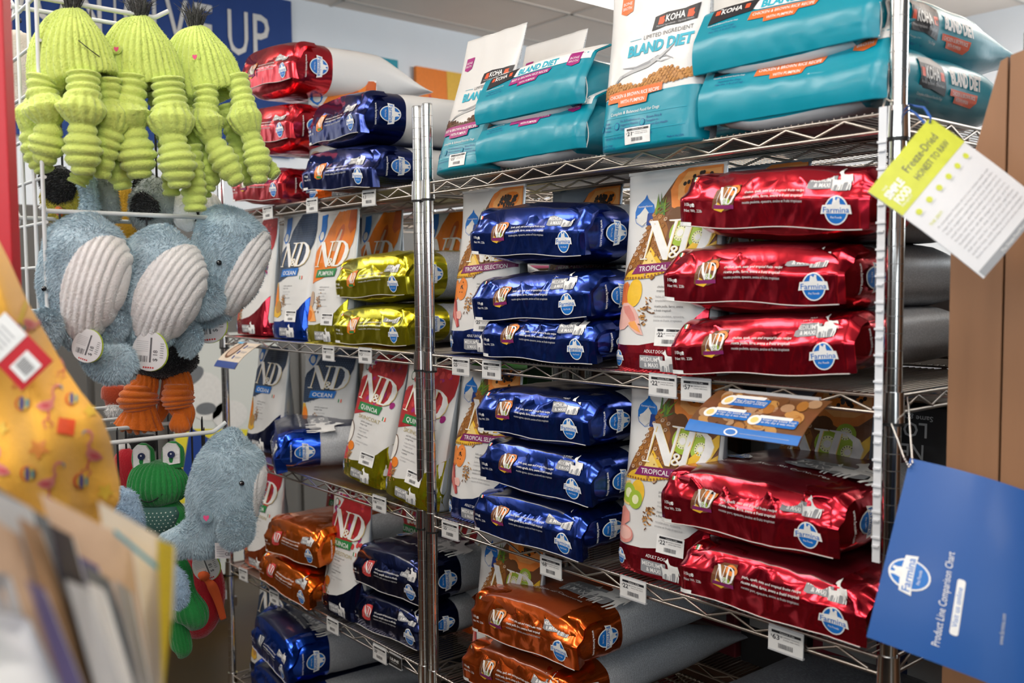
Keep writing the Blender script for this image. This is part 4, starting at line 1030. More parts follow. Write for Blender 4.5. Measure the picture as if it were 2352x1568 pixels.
def ticket(p0, p1, price, label, h=.036, Y=1.3125, black=False, z=None):
    a, b = at(*p0, Y=Y), at(*p1, Y=Y); w = float(np.hypot(b[0] - a[0], b[2] - a[2])); w = max(.030, min(.066, w))
    t = empty('price_ticket', (a[0], Y, a[2]), (0, -math.atan2(b[2] - a[2], b[0] - a[0]) * .4, 0)); tag(t, label, 'price tag', 'price tickets clipped to the shelf rails')
    mb = MB(); mb.box((0, -.0012, -h), (w, 0, 0)); mb.build('card', M_card if not black else mat('black_card', (.02, .02, .02), .5), t, smooth=False)
    mb = MB(); mb.box((0, -.0016, -h - .003), (w, .004, -h)); mb.box((0, .0002, -h), (w, .0012, .004)); mb.build('holder', M_clear, t, smooth=False)
    if black: A = Art(.02); A.cur = 'print'; A.text('ULINE', w * .12, h * .45, h * .26, 'white', 1, width=w * .7, bold=.02); A.text('SHELVING', w * .2, h * .25, h * .10, 'lgrey', 1, width=w * .5)
    else: A = d_ticket(w, h, price)
    A.lay(lambda uv, off: np.stack([uv[:, 0], -.0013 - off, uv[:, 1] - h], 1), t, ink, base=.0003, lift=.0001)


for p0, p1, pr, lb in (((1039, 822), (1085, 827), '25', 'white ticket under the left fruit pouch on the second rail, right unit'), ((1108, 829), (1157, 835), '68', 'white $68 ticket on the second rail under the upper blue stack'),
        ((1491, 860), (1563, 869), '22', 'white $22 ticket, left of the pair on the second rail'), ((1565, 869), (1643, 876), '57', 'white $57 ticket, right of the pair on the second rail'),
        ((1015, 1195), (1057, 1207), '25', 'white ticket next to the paired posts on the third rail'), ((1241, 1276), (1298, 1293), '68', 'white ticket on the third rail under the lower blue stack'),
        ((1425, 1323), (1494, 1346), '22', 'white $22 ticket on the third rail, in the middle of the unit'), ((1766, 1436), (1859, 1469), '63', 'white $63 ticket on the third rail under the lowest red bag'),
        ((604, 477), (630, 470), '11', 'small ticket on the top left rail beside the plush whale'), ((704, 459), (734, 455), '12', 'small ticket on the top left rail under the navy bag'), ((832, 441), (867, 438), '13', 'small ticket on the top left rail nearest the paired posts'),
        ((741, 796), (772, 799), '14', 'small ticket on the second left rail under the pumpkin pouch'), ((824, 800), (858, 803), '15', 'small ticket on the second left rail under the yellow bags'), ((856, 1137), (891, 1149), '16', 'small ticket on the third left rail under the quinoa pouches'),
        ((549, 1303), (572, 1309), '17', 'small ticket at the left end of the fourth left rail'), ((619, 1354), (651, 1366), '18', 'small ticket on the fourth left rail under the orange bags'), ((751, 1416), (782, 1431), '19', 'small ticket on the fourth left rail under the digestion pouch'), ((857, 1478), (893, 1497), '20', 'small ticket on the fourth left rail beside the black label')):
    ticket(p0, p1, pr, lb)
ticket((894, 1498), (922, 1514), '1', 'black maker label on the fourth left rail', black=True, h=.028)


# ------------------------------------------------------------------ shelf talkers hanging from the rails
def talker(name, x0, x1, ztop, ybot, zbot, art, base, label, curve=.012):
    t = empty('shelf_talker', (x0, 1.306, ztop)); tag(t, label, 'sign')
    w = x1 - x0; L = math.hypot(1.306 - ybot, ztop - zbot)
    def fn(uv, off):
        s = uv[:, 1] / L; y = -(1.306 - ybot) * s ** .9 - curve * np.sin(np.pi * s) - off * .7; z = -(ztop - zbot) * s + off * .7
        return np.stack([uv[:, 0], y, z], 1)
    n = 14; V, U = np.meshgrid(np.linspace(0, L, n), np.linspace(0, w, 8), indexing='ij'); uv = np.stack([U.ravel(), V.ravel()], 1)
    P = fn(uv, np.zeros(len(uv))).reshape(n, 8, 3); mb = MB(); mb.grid(P, flip=True); mb.grid(P + (0, .0012, -.0006)); mb.build('card', base, t)
    A = Art(.03); A.cur = 'print'; art(A, w, L); A.lay(fn, t, ink, base=.0007, flip=True)
    mb = MB(); mb.box((w * .1, -.002, -.01), (w * .9, .004, .004)); mb.build('clip', M_clear, t, smooth=False)
def t1(A, w, L):
    rg = random.Random(4)
    for k in range(70): A.ell(rg.uniform(.012, w - .012), rg.uniform(.01, L * .74), .013, .009, rg.choice(('grain', 'brown', 'kraft', 'kib2')), 1 + k % 3, rg.random(), 12)
    A.rect(0, L * .78, w, L, 'logo', 5); A.poly([(0, L * .72), (w * .4, L * .76), (w, L * .86), (w, L), (0, L)], 'logo', 5)
    for x, y in ((w * .22, L * .12), (w * .16, L * .42), (w * .58, L * .48)):
        A.rect(x, y, x + w * .34, y + L * .18, 'logo', 6, r=.004); A.rect(x, y - L * .045, x + w * .28, y + L * .02, 'white', 7, r=.002); A.ell(x - .004, y + L * .08, .012, .012, 'white', 8); A.ell(x - .004, y + L * .08, .007, .007, 'pale', 9)
        for k, s in enumerate(('Heat Sensitive Vitamins', 'added after cooking') if y < L * .2 else ('Keeps the kibble fresh', 'as the day it was made')):
            v, f = text_mesh(s, 0.0); v = v - v.min(0); v = v * (.0055 / .73); v[:, 0] *= (w * .28) / v[:, 0].max(); v[:, 1] = y + L * (.085 + .055 * k) - v[:, 1]; v[:, 0] += x + .01
            A.put(v, [q[::-1] for q in f], 'white', 8)
    A.ell(w * .42, L * .90, .013, .010, 'white', 7); A.ell(w * .42, L * .90, .010, .007, 'logo', 8)
    A.rect(w * .5, L * .905, w * .92, L * .912, 'lgrey', 7)
talker('a', -1.010, -.795, 1.238, 1.215, 1.178, t1, ink('brown'), 'tilted sign with kibble picture and blue strip below the right stack of red bags')
def t2(A, w, L):
    A.rect(.0, L * .74, w, L, 'navyblue', 2); A.ell(w * .30, L * .30, .030, .038, 'brown', 2); A.ell(w * .30, L * .30, .022, .028, 'tan', 3)
    for k in range(3): A.rect(w * .56, L * (.10 + .2 * k), w * .62, L * (.22 + .2 * k), 'navyblue', 2); A.rect(w * .68, L * (.12 + .2 * k), w * .92, L * (.14 + .2 * k), 'ltxt', 2); A.rect(w * .68, L * (.16 + .2 * k), w * .88, L * (.18 + .2 * k), 'ltxt', 2)
    A.rect(0, 0, w * .3, L * .06, 'skyblue', 2)
talker('b', -2.96, -2.80, 1.240, 1.215, 1.165, t2, ink('beige'), 'tilted beige sign with navy lower strip hanging from the second left rail')

# white merchandising strip hanging in front of the right post
t = empty('clip_strip', (-.712, 1.292, 1.672)); tag(t, 'white plastic strip with notches hanging down beside the right post', 'strip')
mb = MB(); mb.box((-.0062, 0, -.665), (.0062, .0018, 0), bev=.0004); mb.build('strip', mat('white_plastic', (.78, .80, .84), .35), t, smooth=False)
mb = MB()
for k in range(16):
    z = -.05 - k * .0385; mb.box((-.0072, -.0022, z - .0015), (.0072, .0003, z + .0015)); mb.box((-.0050, -.0030, z - .014), (.0050, .0002, z - .011))
mb.build('clips', mat('white_plastic', (.78, .80, .84), .35), t, smooth=False)
mb = MB(); mb.tube([(0, .001, 0), (0, .006, .012), (0, .02, .010), (0, .03, -.004)], .0016, 6); mb.build('hook', M_wire, t)

# ------------------------------------------------------------------ hanging sheets at the right
def sheet(name, c4, Ds, label, base, art, n=14, bend=.012, th=.0012):
    """thin printed card; c4 corner pixels tl, tr, br, bl of the card's own top, Ds their distances"""
    C4 = [at(*c, D=d) for c, d in zip(c4, Ds)]; o = C4[0]
    t = empty(name, o); tag(t, label, 'sign')
    tl, tr, br, bl = [c - o for c in C4]; nrm = np.cross(tr - tl, bl - tl); nrm /= np.linalg.norm(nrm)
    if np.dot(nrm, o - CAM) > 0: nrm = -nrm
    w = np.linalg.norm(tr - tl); h = np.linalg.norm(bl - tl)
    def fn(uv, off):
        a = (uv[:, 0] / w)[:, None]; b = (uv[:, 1] / h)[:, None]
        p = tl * (1 - a) * (1 - b) + tr * a * (1 - b) + br * a * b + bl * (1 - a) * b
        return p + nrm * (bend * np.sin(np.pi * a) * 1.0 + bend * .6 * np.sin(np.pi * b * .9) + np.asarray(off).reshape(-1, 1))
    V, U = np.meshgrid(np.linspace(0, h, n), np.linspace(0, w, n), indexing='ij'); uv = np.stack([U.ravel(), V.ravel()], 1)
    P = fn(uv, np.zeros(len(uv))).reshape(n, n, 3); mb = MB(); mb.grid(P); mb.grid(P - nrm * th, flip=True); mb.build('card', base, t)
    A = Art(.03); A.cur = 'print'; art(A, w, h); A.lay(fn, t, ink, base=.0006)
    return t, fn, w, h


def flip_text(A, s, x, y, h, c, layer=2, width=None, rot=0.0, bold=0.0):
    """text for cards whose v runs downwards"""
    v, f = text_mesh(s, bold); v = v.copy(); v[:, 0] -= v[:, 0].min(); v *= h / .73
    if width: v[:, 0] *= width / v[:, 0].max()
    v[:, 1] = -v[:, 1]; c_, s_ = math.cos(rot), math.sin(rot); v = np.stack([v[:, 0] * c_ - v[:, 1] * s_, v[:, 0] * s_ + v[:, 1] * c_], 1) + (x, y)
    A.put(v, [q[::-1] for q in f], c, layer)


INK.update(tagyel=(.62, .66, .07), tagpale=(.80, .82, .35))
def s1(A, w, h):
    A.rect(0, 0, w, h * .30, 'tagyel', 1)
    flip_text(A, 'Freeze-Dried', w * .36, h * .14, h * .066, 'txt', 2, w * .50); flip_text(A, 'HONEST TO RAW', w * .36, h * .23, h * .052, 'txt', 2, w * .52)
    flip_text(A, 'THE', w * .08, h * .09, h * .02, 'white', 2); flip_text(A, 'SIMPLE', w * .05, h * .16, h * .058, 'white', 2, w * .22, bold=.05); flip_text(A, 'FOOD', w * .07, h * .235, h * .060, 'white', 2, w * .18, bold=.05); flip_text(A, 'PROJECT', w * .07, h * .265, h * .02, 'white', 2)
    for k in range(6): A.ell(w * (.12 + .15 * k), h * .37, .004, .004, 'tagyel', 1); A.rect(w * (.09 + .15 * k), h * .40, w * (.16 + .15 * k), h * .405, 'lgrey', 1)
    flip_text(A, 'THE ZEST:', w * .08, h * .50, h * .022, 'tagyel', 1)
    for j, st in enumerate(('A complete freeze-dried raw recipe made with', 'cage free chicken, turkey and wild caught fish,', 'fresh organic vegetables and fruit, prepared in', 'small batches, gently handled and never cooked.', 'Simply add warm water, wait a moment and serve.', 'Suitable for all life stages of dogs, and for', 'sensitive eaters that need simple ingredients.', 'Ask our team for a sample of each of the recipes', 'and for help with feeding amounts and changes.', 'Store the opened bag in a cool and dry cupboard.')):
        flip_text(A, st, w * .10, h * (.55 + .037 * j), h * .017, 'ltxt', 1, w * .80)
    A.rect(w * .02, h * .945, w * .98, h, 'grey', 1); flip_text(A, 'The Simple Food Project', w * .3, h * .985, h * .022, 'white', 2)
S1 = sheet('hanging_card', [(1993, 440), (2135, 270), (2400, 470), (2258, 640)], [1.19, 1.21, 1.17, 1.15], 'white card with yellow green heading hanging tilted by a blue ribbon', mat('card_white', (.74, .74, .76), .4), lambda A, w, h: s1(A, w, h), bend=.008)
mb = MB(); p = lambda x, y, d: at(x, y, D=d)
mb.tube([p(2046, 236, 1.46), p(2075, 243, 1.42), p(2105, 262, 1.32), p(2126, 285, 1.215), p(2136, 282, 1.205), p(2138, 272, 1.20), p(2130, 258, 1.22), p(2122, 247, 1.25), p(2100, 243, 1.36), p(2082, 238, 1.46)], .0016, 6)
o = mb.build('ribbon', mat('blue_ribbon', (.03, .13, .50), .6)); o.parent = S1[0]; o.matrix_parent_inverse = Matrix.Translation(-S1[0].location)
mb = MB(); ring = [at(2130, 283, D=1.198) + np.array([0, 0, 0])]

def s2(A, w, h):
    # the emblem and title stand on their side, reading upwards
    L = d_logo().xf(.045, -.045, -math.pi / 2 - .0, w * .16, h * .62)
    for k, l in L.g.items():
        for v, f, c, ly in l: A.put(v, [q[::-1] for q in f], 'white' if c == 'white' else c, ly)
    flip_text(A, 'Product Line Comparison Chart', w * .40, h * .92, .0085, 'white', 2, h * .48, rot=-math.pi / 2)
    A.rect(w * .44, h * .56, w * .49, h * .84, 'white', 1, r=.003); flip_text(A, 'Visit us online', w * .478, h * .80, .006, 'logo', 2, h * .20, rot=-math.pi / 2)
    flip_text(A, 'www.farmina.com', w * .74, h * .80, .005, 'lgrey', 2, h * .15, rot=-math.pi / 2)
M_bluesheet = mat('blue_sheet', (.001, .078, .33), .45, coat=.05)
S2 = sheet('hanging_chart', [(2090, 1052), (2420, 1150), (2400, 1620), (1990, 1462)], [1.27, 1.20, 1.14, 1.22], 'blue laminated chart hanging on a bead chain in front of the right post', M_bluesheet, s2, bend=.02)
mb = MB()
ch = [p(2083, 905, 1.46), p(2086, 930, 1.42), p(2089, 965, 1.37), p(2092, 1010, 1.32), p(2096, 1062, 1.262), p(2088, 1072, 1.258), p(2076, 1050, 1.275), p(2062, 1010, 1.32), p(2050, 980, 1.37), p(2040, 955, 1.43), p(2036, 940, 1.50), p(2045, 925, 1.53)]
for a_, b_ in zip(ch[:-1], ch[1:]):
    n_ = max(1, int(np.linalg.norm(b_ - a_) / .0042))
    for k in range(n_):
        c_ = a_ + (b_ - a_) * k / n_; mb.tube([c_ + (0, 0, -.0017), c_ + (0, 0, -.0009), c_, c_ + (0, 0, .0009), c_ + (0, 0, .0017)], [.0006, .0014, .0017, .0014, .0006], 6)
o = mb.build('bead_chain', M_chr); o.parent = S2[0]; o.matrix_parent_inverse = Matrix.Translation(-S2[0].location)

# wooden cabinet end right of the shelving
M_wood = mat('stained_wood', (.30, .15, .075), .55, var=.22, vscale=5)
nt = M_wood.node_tree; tn = [n for n in nt.nodes if n.type == 'TEX_NOISE'][0]; mp = nt.nodes.new('ShaderNodeMapping'); mp.inputs['Scale'].default_value = (6, 6, .7)
lk = tn.inputs['Vector'].links[0]; src = lk.from_socket; nt.links.remove(lk); nt.links.new(src, mp.inputs[0]); nt.links.new(mp.outputs[0], tn.inputs['Vector'])
t = empty('wooden_cabinet', (-.628, 1.33, 0)); tag(t, 'brown stained wooden cabinet end standing right of the wire shelving', 'cabinet')
mb = MB()
pr = [(0, .02), (.071, .02), (.071, 1.719), (.062, 1.715), (.034, 1.612), (0, 1.475)]
def prism(mb, pr, y0, y1, dx=0):
    n = len(pr); mb.add([(x + dx, y0, z) for x, z in pr] + [(x + dx, y1, z) for x, z in pr], [tuple(range(n)), tuple(range(n, 2 * n))[::-1]] + [(i, n + i, n + (i + 1) % n, (i + 1) % n) for i in range(n)])
prism(mb, pr, 0, .30); mb.build('left_board', M_wood, t, smooth=False)
mb = MB(); prism(mb, [(.0745, .02), (.33, .02), (.33, 1.78), (.0745, 1.7205)], 0, .30); mb.build('right_board', M_wood, t, smooth=False)
mb = MB(); prism(mb, [(.002, 0), (.298, 0), (.298, .019), (.002, .019)], .01, .29); mb.build('plinth', M_ring, t, smooth=False)

# dark upside-down bags deep on the third shelf of the right unit
INK.update(newblue=(.10, .20, .30))
t = empty('dog_food_bag', (-.93, 1.70, .862)); tag(t, 'black bag with upside down lettering and pale blue lower part behind the red bags', 'bag')
nu, nv = 24, 30; U, V = np.meshgrid(np.linspace(-1, 1, nu), np.linspace(0, 1, nv))
Pf = np.stack([U * .22, -.05 * (1 - np.abs(U) ** 2.5) ** .6 * (1 - .5 * V) - .01 * ridge(U * 2, V * 4, 3), V * .33], -1); Pk = Pf * (1, -1, 1)
mb = MB(); mb.grid(Pf); mb.grid(Pk, flip=True); idx = [1 if mb.v[f[0]][2] + .03 * math.sin(mb.v[f[0]][0] * 14) < .235 else 0 for f in mb.f]
mesh('bag_body', mb.v, mb.f, [mat('black_film', (.012, .012, .014), .35, coat=.3), mat('bluegrey_film', (.09, .17, .24), .4, bump=.3, bscale=20)], idx, t)
A = Art(.03); A.cur = 'print'
for s, x, y, h, wd in (('NEW', .10, .262, .030, .075), ('LOOK', .105, .302, .028, .095), ('Same great nutrition', .115, .318, .010, .12)):
    v, f = text_mesh(s, .01); v = v - v.min(0); v *= h / .73; v[:, 0] *= wd / v[:, 0].max(); A.put(np.stack([x - v[:, 0], y - v[:, 1]], 1), f, 'lgrey', 1)
A.poly([(.15, .25), (.22, .27), (.22, .32), (.14, .32)], 'green', 1)
A.lay(Grid(Pf, -.22, .22, 0, .33), t, ink)
# ------------------------------------------------------------------ wire grid display of plush toys
M_gridw = mat('white_coated_wire', (.74, .78, .78), .35, coat=.2)
XH = -1.765; YG = .43
TOYROT = math.atan2(_cy, _sy)          # toys on this display turn their sides to the aisle
t = empty('wire_grid_display', (XH, YG, 0)); tag(t, 'white wire grid panel that carries the hooks with plush toys', 'display rack')
mb = MB()
for x in (.004, -.052): mb.tube([(x, 0, .05), (x, 0, 2.2)], .0036, 8)
for k in range(1, 11): mb.tube([(-.052 - .076 * k, 0, .05), (-.052 - .076 * k, 0, 2.2)], .0034, 8)
mb.build('upright_wires', M_gridw, t)
mb = MB()
for k in range(28): z = .08 + .0765 * k; mb.tube([(.007, .003, z), (-.82, .003, z)], .0030, 8)
mb.build('cross_wires', M_gridw, t)
mb = MB(); mb.box((-.80, -.16, 0), (.004, .16, .05), bev=.008); mb.build('base', M_gridw, t, smooth=False)


def hook(x, z, y1, label, y0=YG):
    o = empty('display_hook', (x, y0, z)); tag(o, label, 'hook', 'white display hooks'); L = y1 - y0
    mb = MB(); mb.tube([(0, 0, 0), (0, L - .028, .0), (0, L - .022, .002), (0, L, .016)], .0042, 10); mb.build('arm', M_gridw, o)
    mb = MB(); mb.tube([(-.012, -.003, .004), (-.012, .004, .012), (0, .006, .0), (-.012, .004, -.02)], .003, 6); mb.build('clip', M_gridw, o)


hook(XH, 1.553, .760, 'white hook carrying the three blue plush whales')
hook(XH, 1.912, .655, 'white hook at the top carrying the green plush toys')
hook(XH - .17, 1.935, .66, 'white hook at the top in the second column')
hook(XH - .185, 1.552, .760, 'white hook in the second column behind the whales')
hook(XH, 1.141, .745, 'white hook carrying the lower plush whale')
hook(XH - .185, 1.139, .755, 'white hook in the second column carrying the frog')
hook(XH - .35, 1.136, .755, 'white hook in the third column at knee height')
hook(XH - .52, 1.142, .770, 'white hook in the fourth column behind the orange legs')


def plush(name, col, bump=.5, scale=260, var=.14):
    m = mat(name, col, .95, bump=bump, bscale=scale, var=var, vscale=40, sheen=.55, spec=.15); return m


GREEN = plush('lime_corduroy', (.62, .76, .17)); WHALE = plush('blue_fur', (.50, .65, .73), .4, 180); BELLY = plush('cream_corduroy', (.93, .92, .88)); BLACKF = plush('black_fur', (.012, .012, .014))
ORANGE = plush('orange_corduroy', (.75, .16, .012)); FROG = plush('frog_corduroy', (.02, .26, .055)); GREYF = plush('grey_fur', (.42, .47, .47)); GOLD = plush('gold_corduroy', (.62, .34, .02)); CREAMF = plush('cream_fur', (.62, .56, .48))
REDC = plush('red_corduroy', (.50, .012, .025)); YELF = plush('yellow_fur', (.55, .48, .05)); BABY = plush('baby_blue_fur', (.36, .52, .68)); MARO = plush('maroon_corduroy', (.16, .01, .015)); DKRED = plush('rust_fleece', (.42, .05, .012))
M_tie = mat('black_tie', (.012, .012, .015), .5)


def sweep(path, rx, ry, n=40, m=40, ridge_k=0, ridge_a=0.0, ring_k=0, ring_a=0.0, tw=0.0, sup=2.0, seed=0, noise=.0):
    """closed body along a path; rx sideways radius, ry depth radius; path and radii are control values"""
    path = np.asarray(path, float); k = len(path); tt = np.linspace(0, 1, k)
    def cr(a):
        a = np.asarray(a, float); s = np.linspace(0, 1, n); i = np.minimum((s * (k - 1)).astype(int), k - 2); f = s * (k - 1) - i
        A = lambda j: a[np.clip(j, 0, k - 1)]
        p0, p1, p2, p3 = A(i - 1), A(i), A(i + 1), A(i + 2)
        if a.ndim > 1: f = f[:, None]
        return .5 * (2 * p1 + (p2 - p0) * f + (2 * p0 - 5 * p1 + 4 * p2 - p3) * f ** 2 + (3 * p1 - p0 - 3 * p2 + p3) * f ** 3)
    C = cr(path); RX = np.maximum(cr(rx), 1e-4); RY = np.maximum(cr(ry), 1e-4)
    s = np.linspace(0, 1, n); th = np.linspace(0, 2 * np.pi, m, endpoint=False)
    P = np.zeros((n, m, 3))
    for i in range(n):
        t_ = C[min(i + 1, n - 1)] - C[max(i - 1, 0)]; t_ = t_ / (np.linalg.norm(t_) + 1e-9)
        y = np.array([0, 1., 0]); y = y - t_ * np.dot(y, t_); y /= (np.linalg.norm(y) + 1e-9); x = np.cross(y, t_)
        if x[0] < 0 and abs(t_[2]) > .2 and t_[2] > 0: pass
        q = 1 + (ring_a * (abs(math.sin(math.pi * ring_k * s[i])) ** .7 - .6) if ring_k else 0)
        rr = q * (1 + (ridge_a * (np.abs(np.sin(ridge_k * .5 * (th + tw * s[i]))) ** .6 - .6) if ridge_k else 0)) + (noise * (vnoise(th * 1.6 + 5, s[i] * 6, seed) - .5) if noise else 0)
        P[i] = C[i] + np.outer(np.cos(th) * RX[i] * rr, x) + np.outer(np.sin(th) * RY[i] * rr, y)
    return P, s, th


def body(mb, P, m=0, idx=None):
    n, k = P.shape[:2]; base = len(mb.v); f = []; mi = []
    for i in range(n - 1):
        for j in range(k):
            j2 = (j + 1) % k; f.append((i * k + j, i * k + j2, (i + 1) * k + j2, (i + 1) * k + j)); mi.append(m if idx is None else idx(i, j))
    f.append(tuple(range(k))[::-1]); mi.append(mi[0]); f.append(tuple((n - 1) * k + j for j in range(k))); mi.append(mi[-2])
    mb.v += [tuple(v) for v in P.reshape(-1, 3)]; mb.f += [tuple(a + base for a in q) for q in f]; mb.m += mi


def fur(mb, P, count, ln, m=0, seed=0, mask=None, comb=(0, 0, -.6), wdt=.0008):
    """short tufts growing out of the skin"""
    rg = np.random.RandomState(seed); n, k = P.shape[:2]
    Q = np.concatenate([P, P[:, :1]], 1); du = np.gradient(Q, axis=1); dv = np.gradient(Q, axis=0); N = np.cross(du, dv); ar = np.linalg.norm(N, axis=2); N = N / (ar[..., None] + 1e-12)
    cen = Q.mean((0, 1)); sgn = np.sign(np.sum(N * (Q - Q.mean(1, keepdims=True)), 2).mean()); N = N * (sgn if sgn else 1)
    w_ = ar[:-1, :-1].ravel(); w_ = w_ / w_.sum(); c = rg.choice(len(w_), count, p=w_); i, j = c // k, c % k; fi, fj = rg.rand(count), rg.rand(count)
    if mask is not None:
        ok = np.array([mask(a, b) for a, b in zip(i, j)]); i, j, fi, fj = i[ok], j[ok], fi[ok], fj[ok]
    g = lambda A: A[i, j] * ((1 - fi) * (1 - fj))[:, None] + A[i + 1, j] * (fi * (1 - fj))[:, None] + A[i, j + 1] * ((1 - fi) * fj)[:, None] + A[i + 1, j + 1] * (fi * fj)[:, None]
    p, nn = g(Q), g(N); c_ = len(p)
    swirl = np.stack([vnoise(p[:, 0] * 30, p[:, 2] * 30, 1) - .5, vnoise(p[:, 1] * 30, p[:, 2] * 30, 2) - .5, vnoise(p[:, 0] * 30 + 9, p[:, 2] * 30, 3) - .5], 1) * 1.6
    d = nn * 1.0 + np.array(comb) + swirl + (rg.rand(c_, 3) - .5) * .7; d /= np.linalg.norm(d, axis=1, keepdims=True)
    L = ln * (.6 + .7 * rg.rand(c_))[:, None]; sd = np.cross(d, rg.rand(c_, 3) - .5); sd /= np.linalg.norm(sd, axis=1, keepdims=True) + 1e-9
    a = p - nn * .0006 - sd * wdt; b = p - nn * .0006 + sd * wdt; e = p + d * L
    V = np.stack([a, b, e], 1).reshape(-1, 3); base = len(mb.v)
    mb.v += [tuple(v) for v in V]; mb.f += [(base + 3 * q, base + 3 * q + 1, base + 3 * q + 2) for q in range(c_)]; mb.m += [m] * c_


def toy(name, px, X, label, cat, group=None, yaw=0.0, Y=None):
    p = at(*px, X=X) if Y is None else at(*px, Y=Y)
    o = empty(name, p, (0, 0, TOYROT + yaw)); tag(o, label, cat, group); return o, p


def PXM(p): return F_PX / float(np.dot(np.asarray(p) - CAM, _vf))


def loop_tie(parent, x, z, zh, y=0.0):
    mb = MB(); mb.tube([(x - .001, y, z), (x - .0015, y + .001, zh - .002), (x, y + .001, zh + .0065), (x + .0015, y - .002, zh - .002), (x + .001, y, z)], .0012, 5); mb.build('hang_loop', M_tie, parent)


def round_tag(parent, x, z, r, rot, y=-.03, price='18', two=True, turn=0.0):
    o = empty('swing_tag', (x, y, z), (0, rot, turn)); o.parent = parent
    n = 26; prof = [(r * math.cos(2 * math.pi * k / n), r * (1.25 if math.sin(2 * math.pi * k / n) > 0 else 1.0) * math.sin(2 * math.pi * k / n)) for k in range(n)]
    mb = MB(); mb.add([(a, -.0004, b) for a, b in prof] + [(a, .0004, b) for a, b in prof], [tuple(range(n)), tuple(range(n, 2 * n))[::-1]] + [(k, n + k, n + (k + 1) % n, (k + 1) % n) for k in range(n)])
    mb.add([(a * 1.02 + .0012, .0018, b * 1.02) for a, b in prof] + [(a * 1.02 + .0012, .0026, b * 1.02) for a, b in prof], [tuple(range(n)), tuple(range(n, 2 * n))[::-1]] + [(k, n + k, n + (k + 1) % n, (k + 1) % n) for k in range(n)], 1)
    mb.build('tag_card', [mat('tag_white', (.78, .78, .78), .4), mat('tag_lime', (.45, .60, .05), .4)], o, smooth=False)
    A = Art(.05); A.cur = 'tag_print'
    A.rect(r * .02, -r * .5, r * .12, r * .9, 'txt', 1); A.text('$ ' + price, r * .46, -r * .42, r * .26, 'txt', 1, rot=math.pi / 2, bold=.01)
    for k in range(6): A.rect(-r * .75, r * (.1 + .11 * k), -r * .08, r * (.13 + .11 * k), 'lgrey', 1)
    for k in range(8): A.rect(-r * .62 + k * r * .07, -r * .5, -r * .62 + k * r * .07 + r * (.02 + .015 * (k % 3)), -r * .15, 'txt', 1)
    for k in range(5): A.ell(-r * .26 + k * r * .13, -r * .80, r * .05, r * .05, 'red', 1)
    for k in range(7): A.rect(r * .6, -r * .2 + k * r * .13, r * .8, -r * .17 + k * r * .13, 'txt', 1)
    A.lay(lambda uv, off: np.stack([uv[:, 0], -.0005 - off, uv[:, 1]], 1), o, ink, base=.0002, lift=.0001)
    return o


def heart(parent, surf_y, x, z, s, base_m):
    mb = MB(); n = 20
    for r_, yy, mm in ((s * 1.25, 0, 0), (s * 1.0, -.0012, 1)): mb.tube([(x, surf_y + .004 + yy, z), (x, surf_y + yy, z)], r_, 18, m=mm)
    h = [(0, -.75), (.55, -.1), (.6, .35), (.3, .55), (0, .3), (-.3, .55), (-.6, .35), (-.55, -.1)]
    mb.add([(x + a * s, surf_y - .0019, z + b * s) for a, b in h], [tuple(range(8))], 2)
    mb.build('heart_patch', [base_m, base_m, mat('print_hotpink', (.90, .10, .28), .6)], parent, smooth=False)


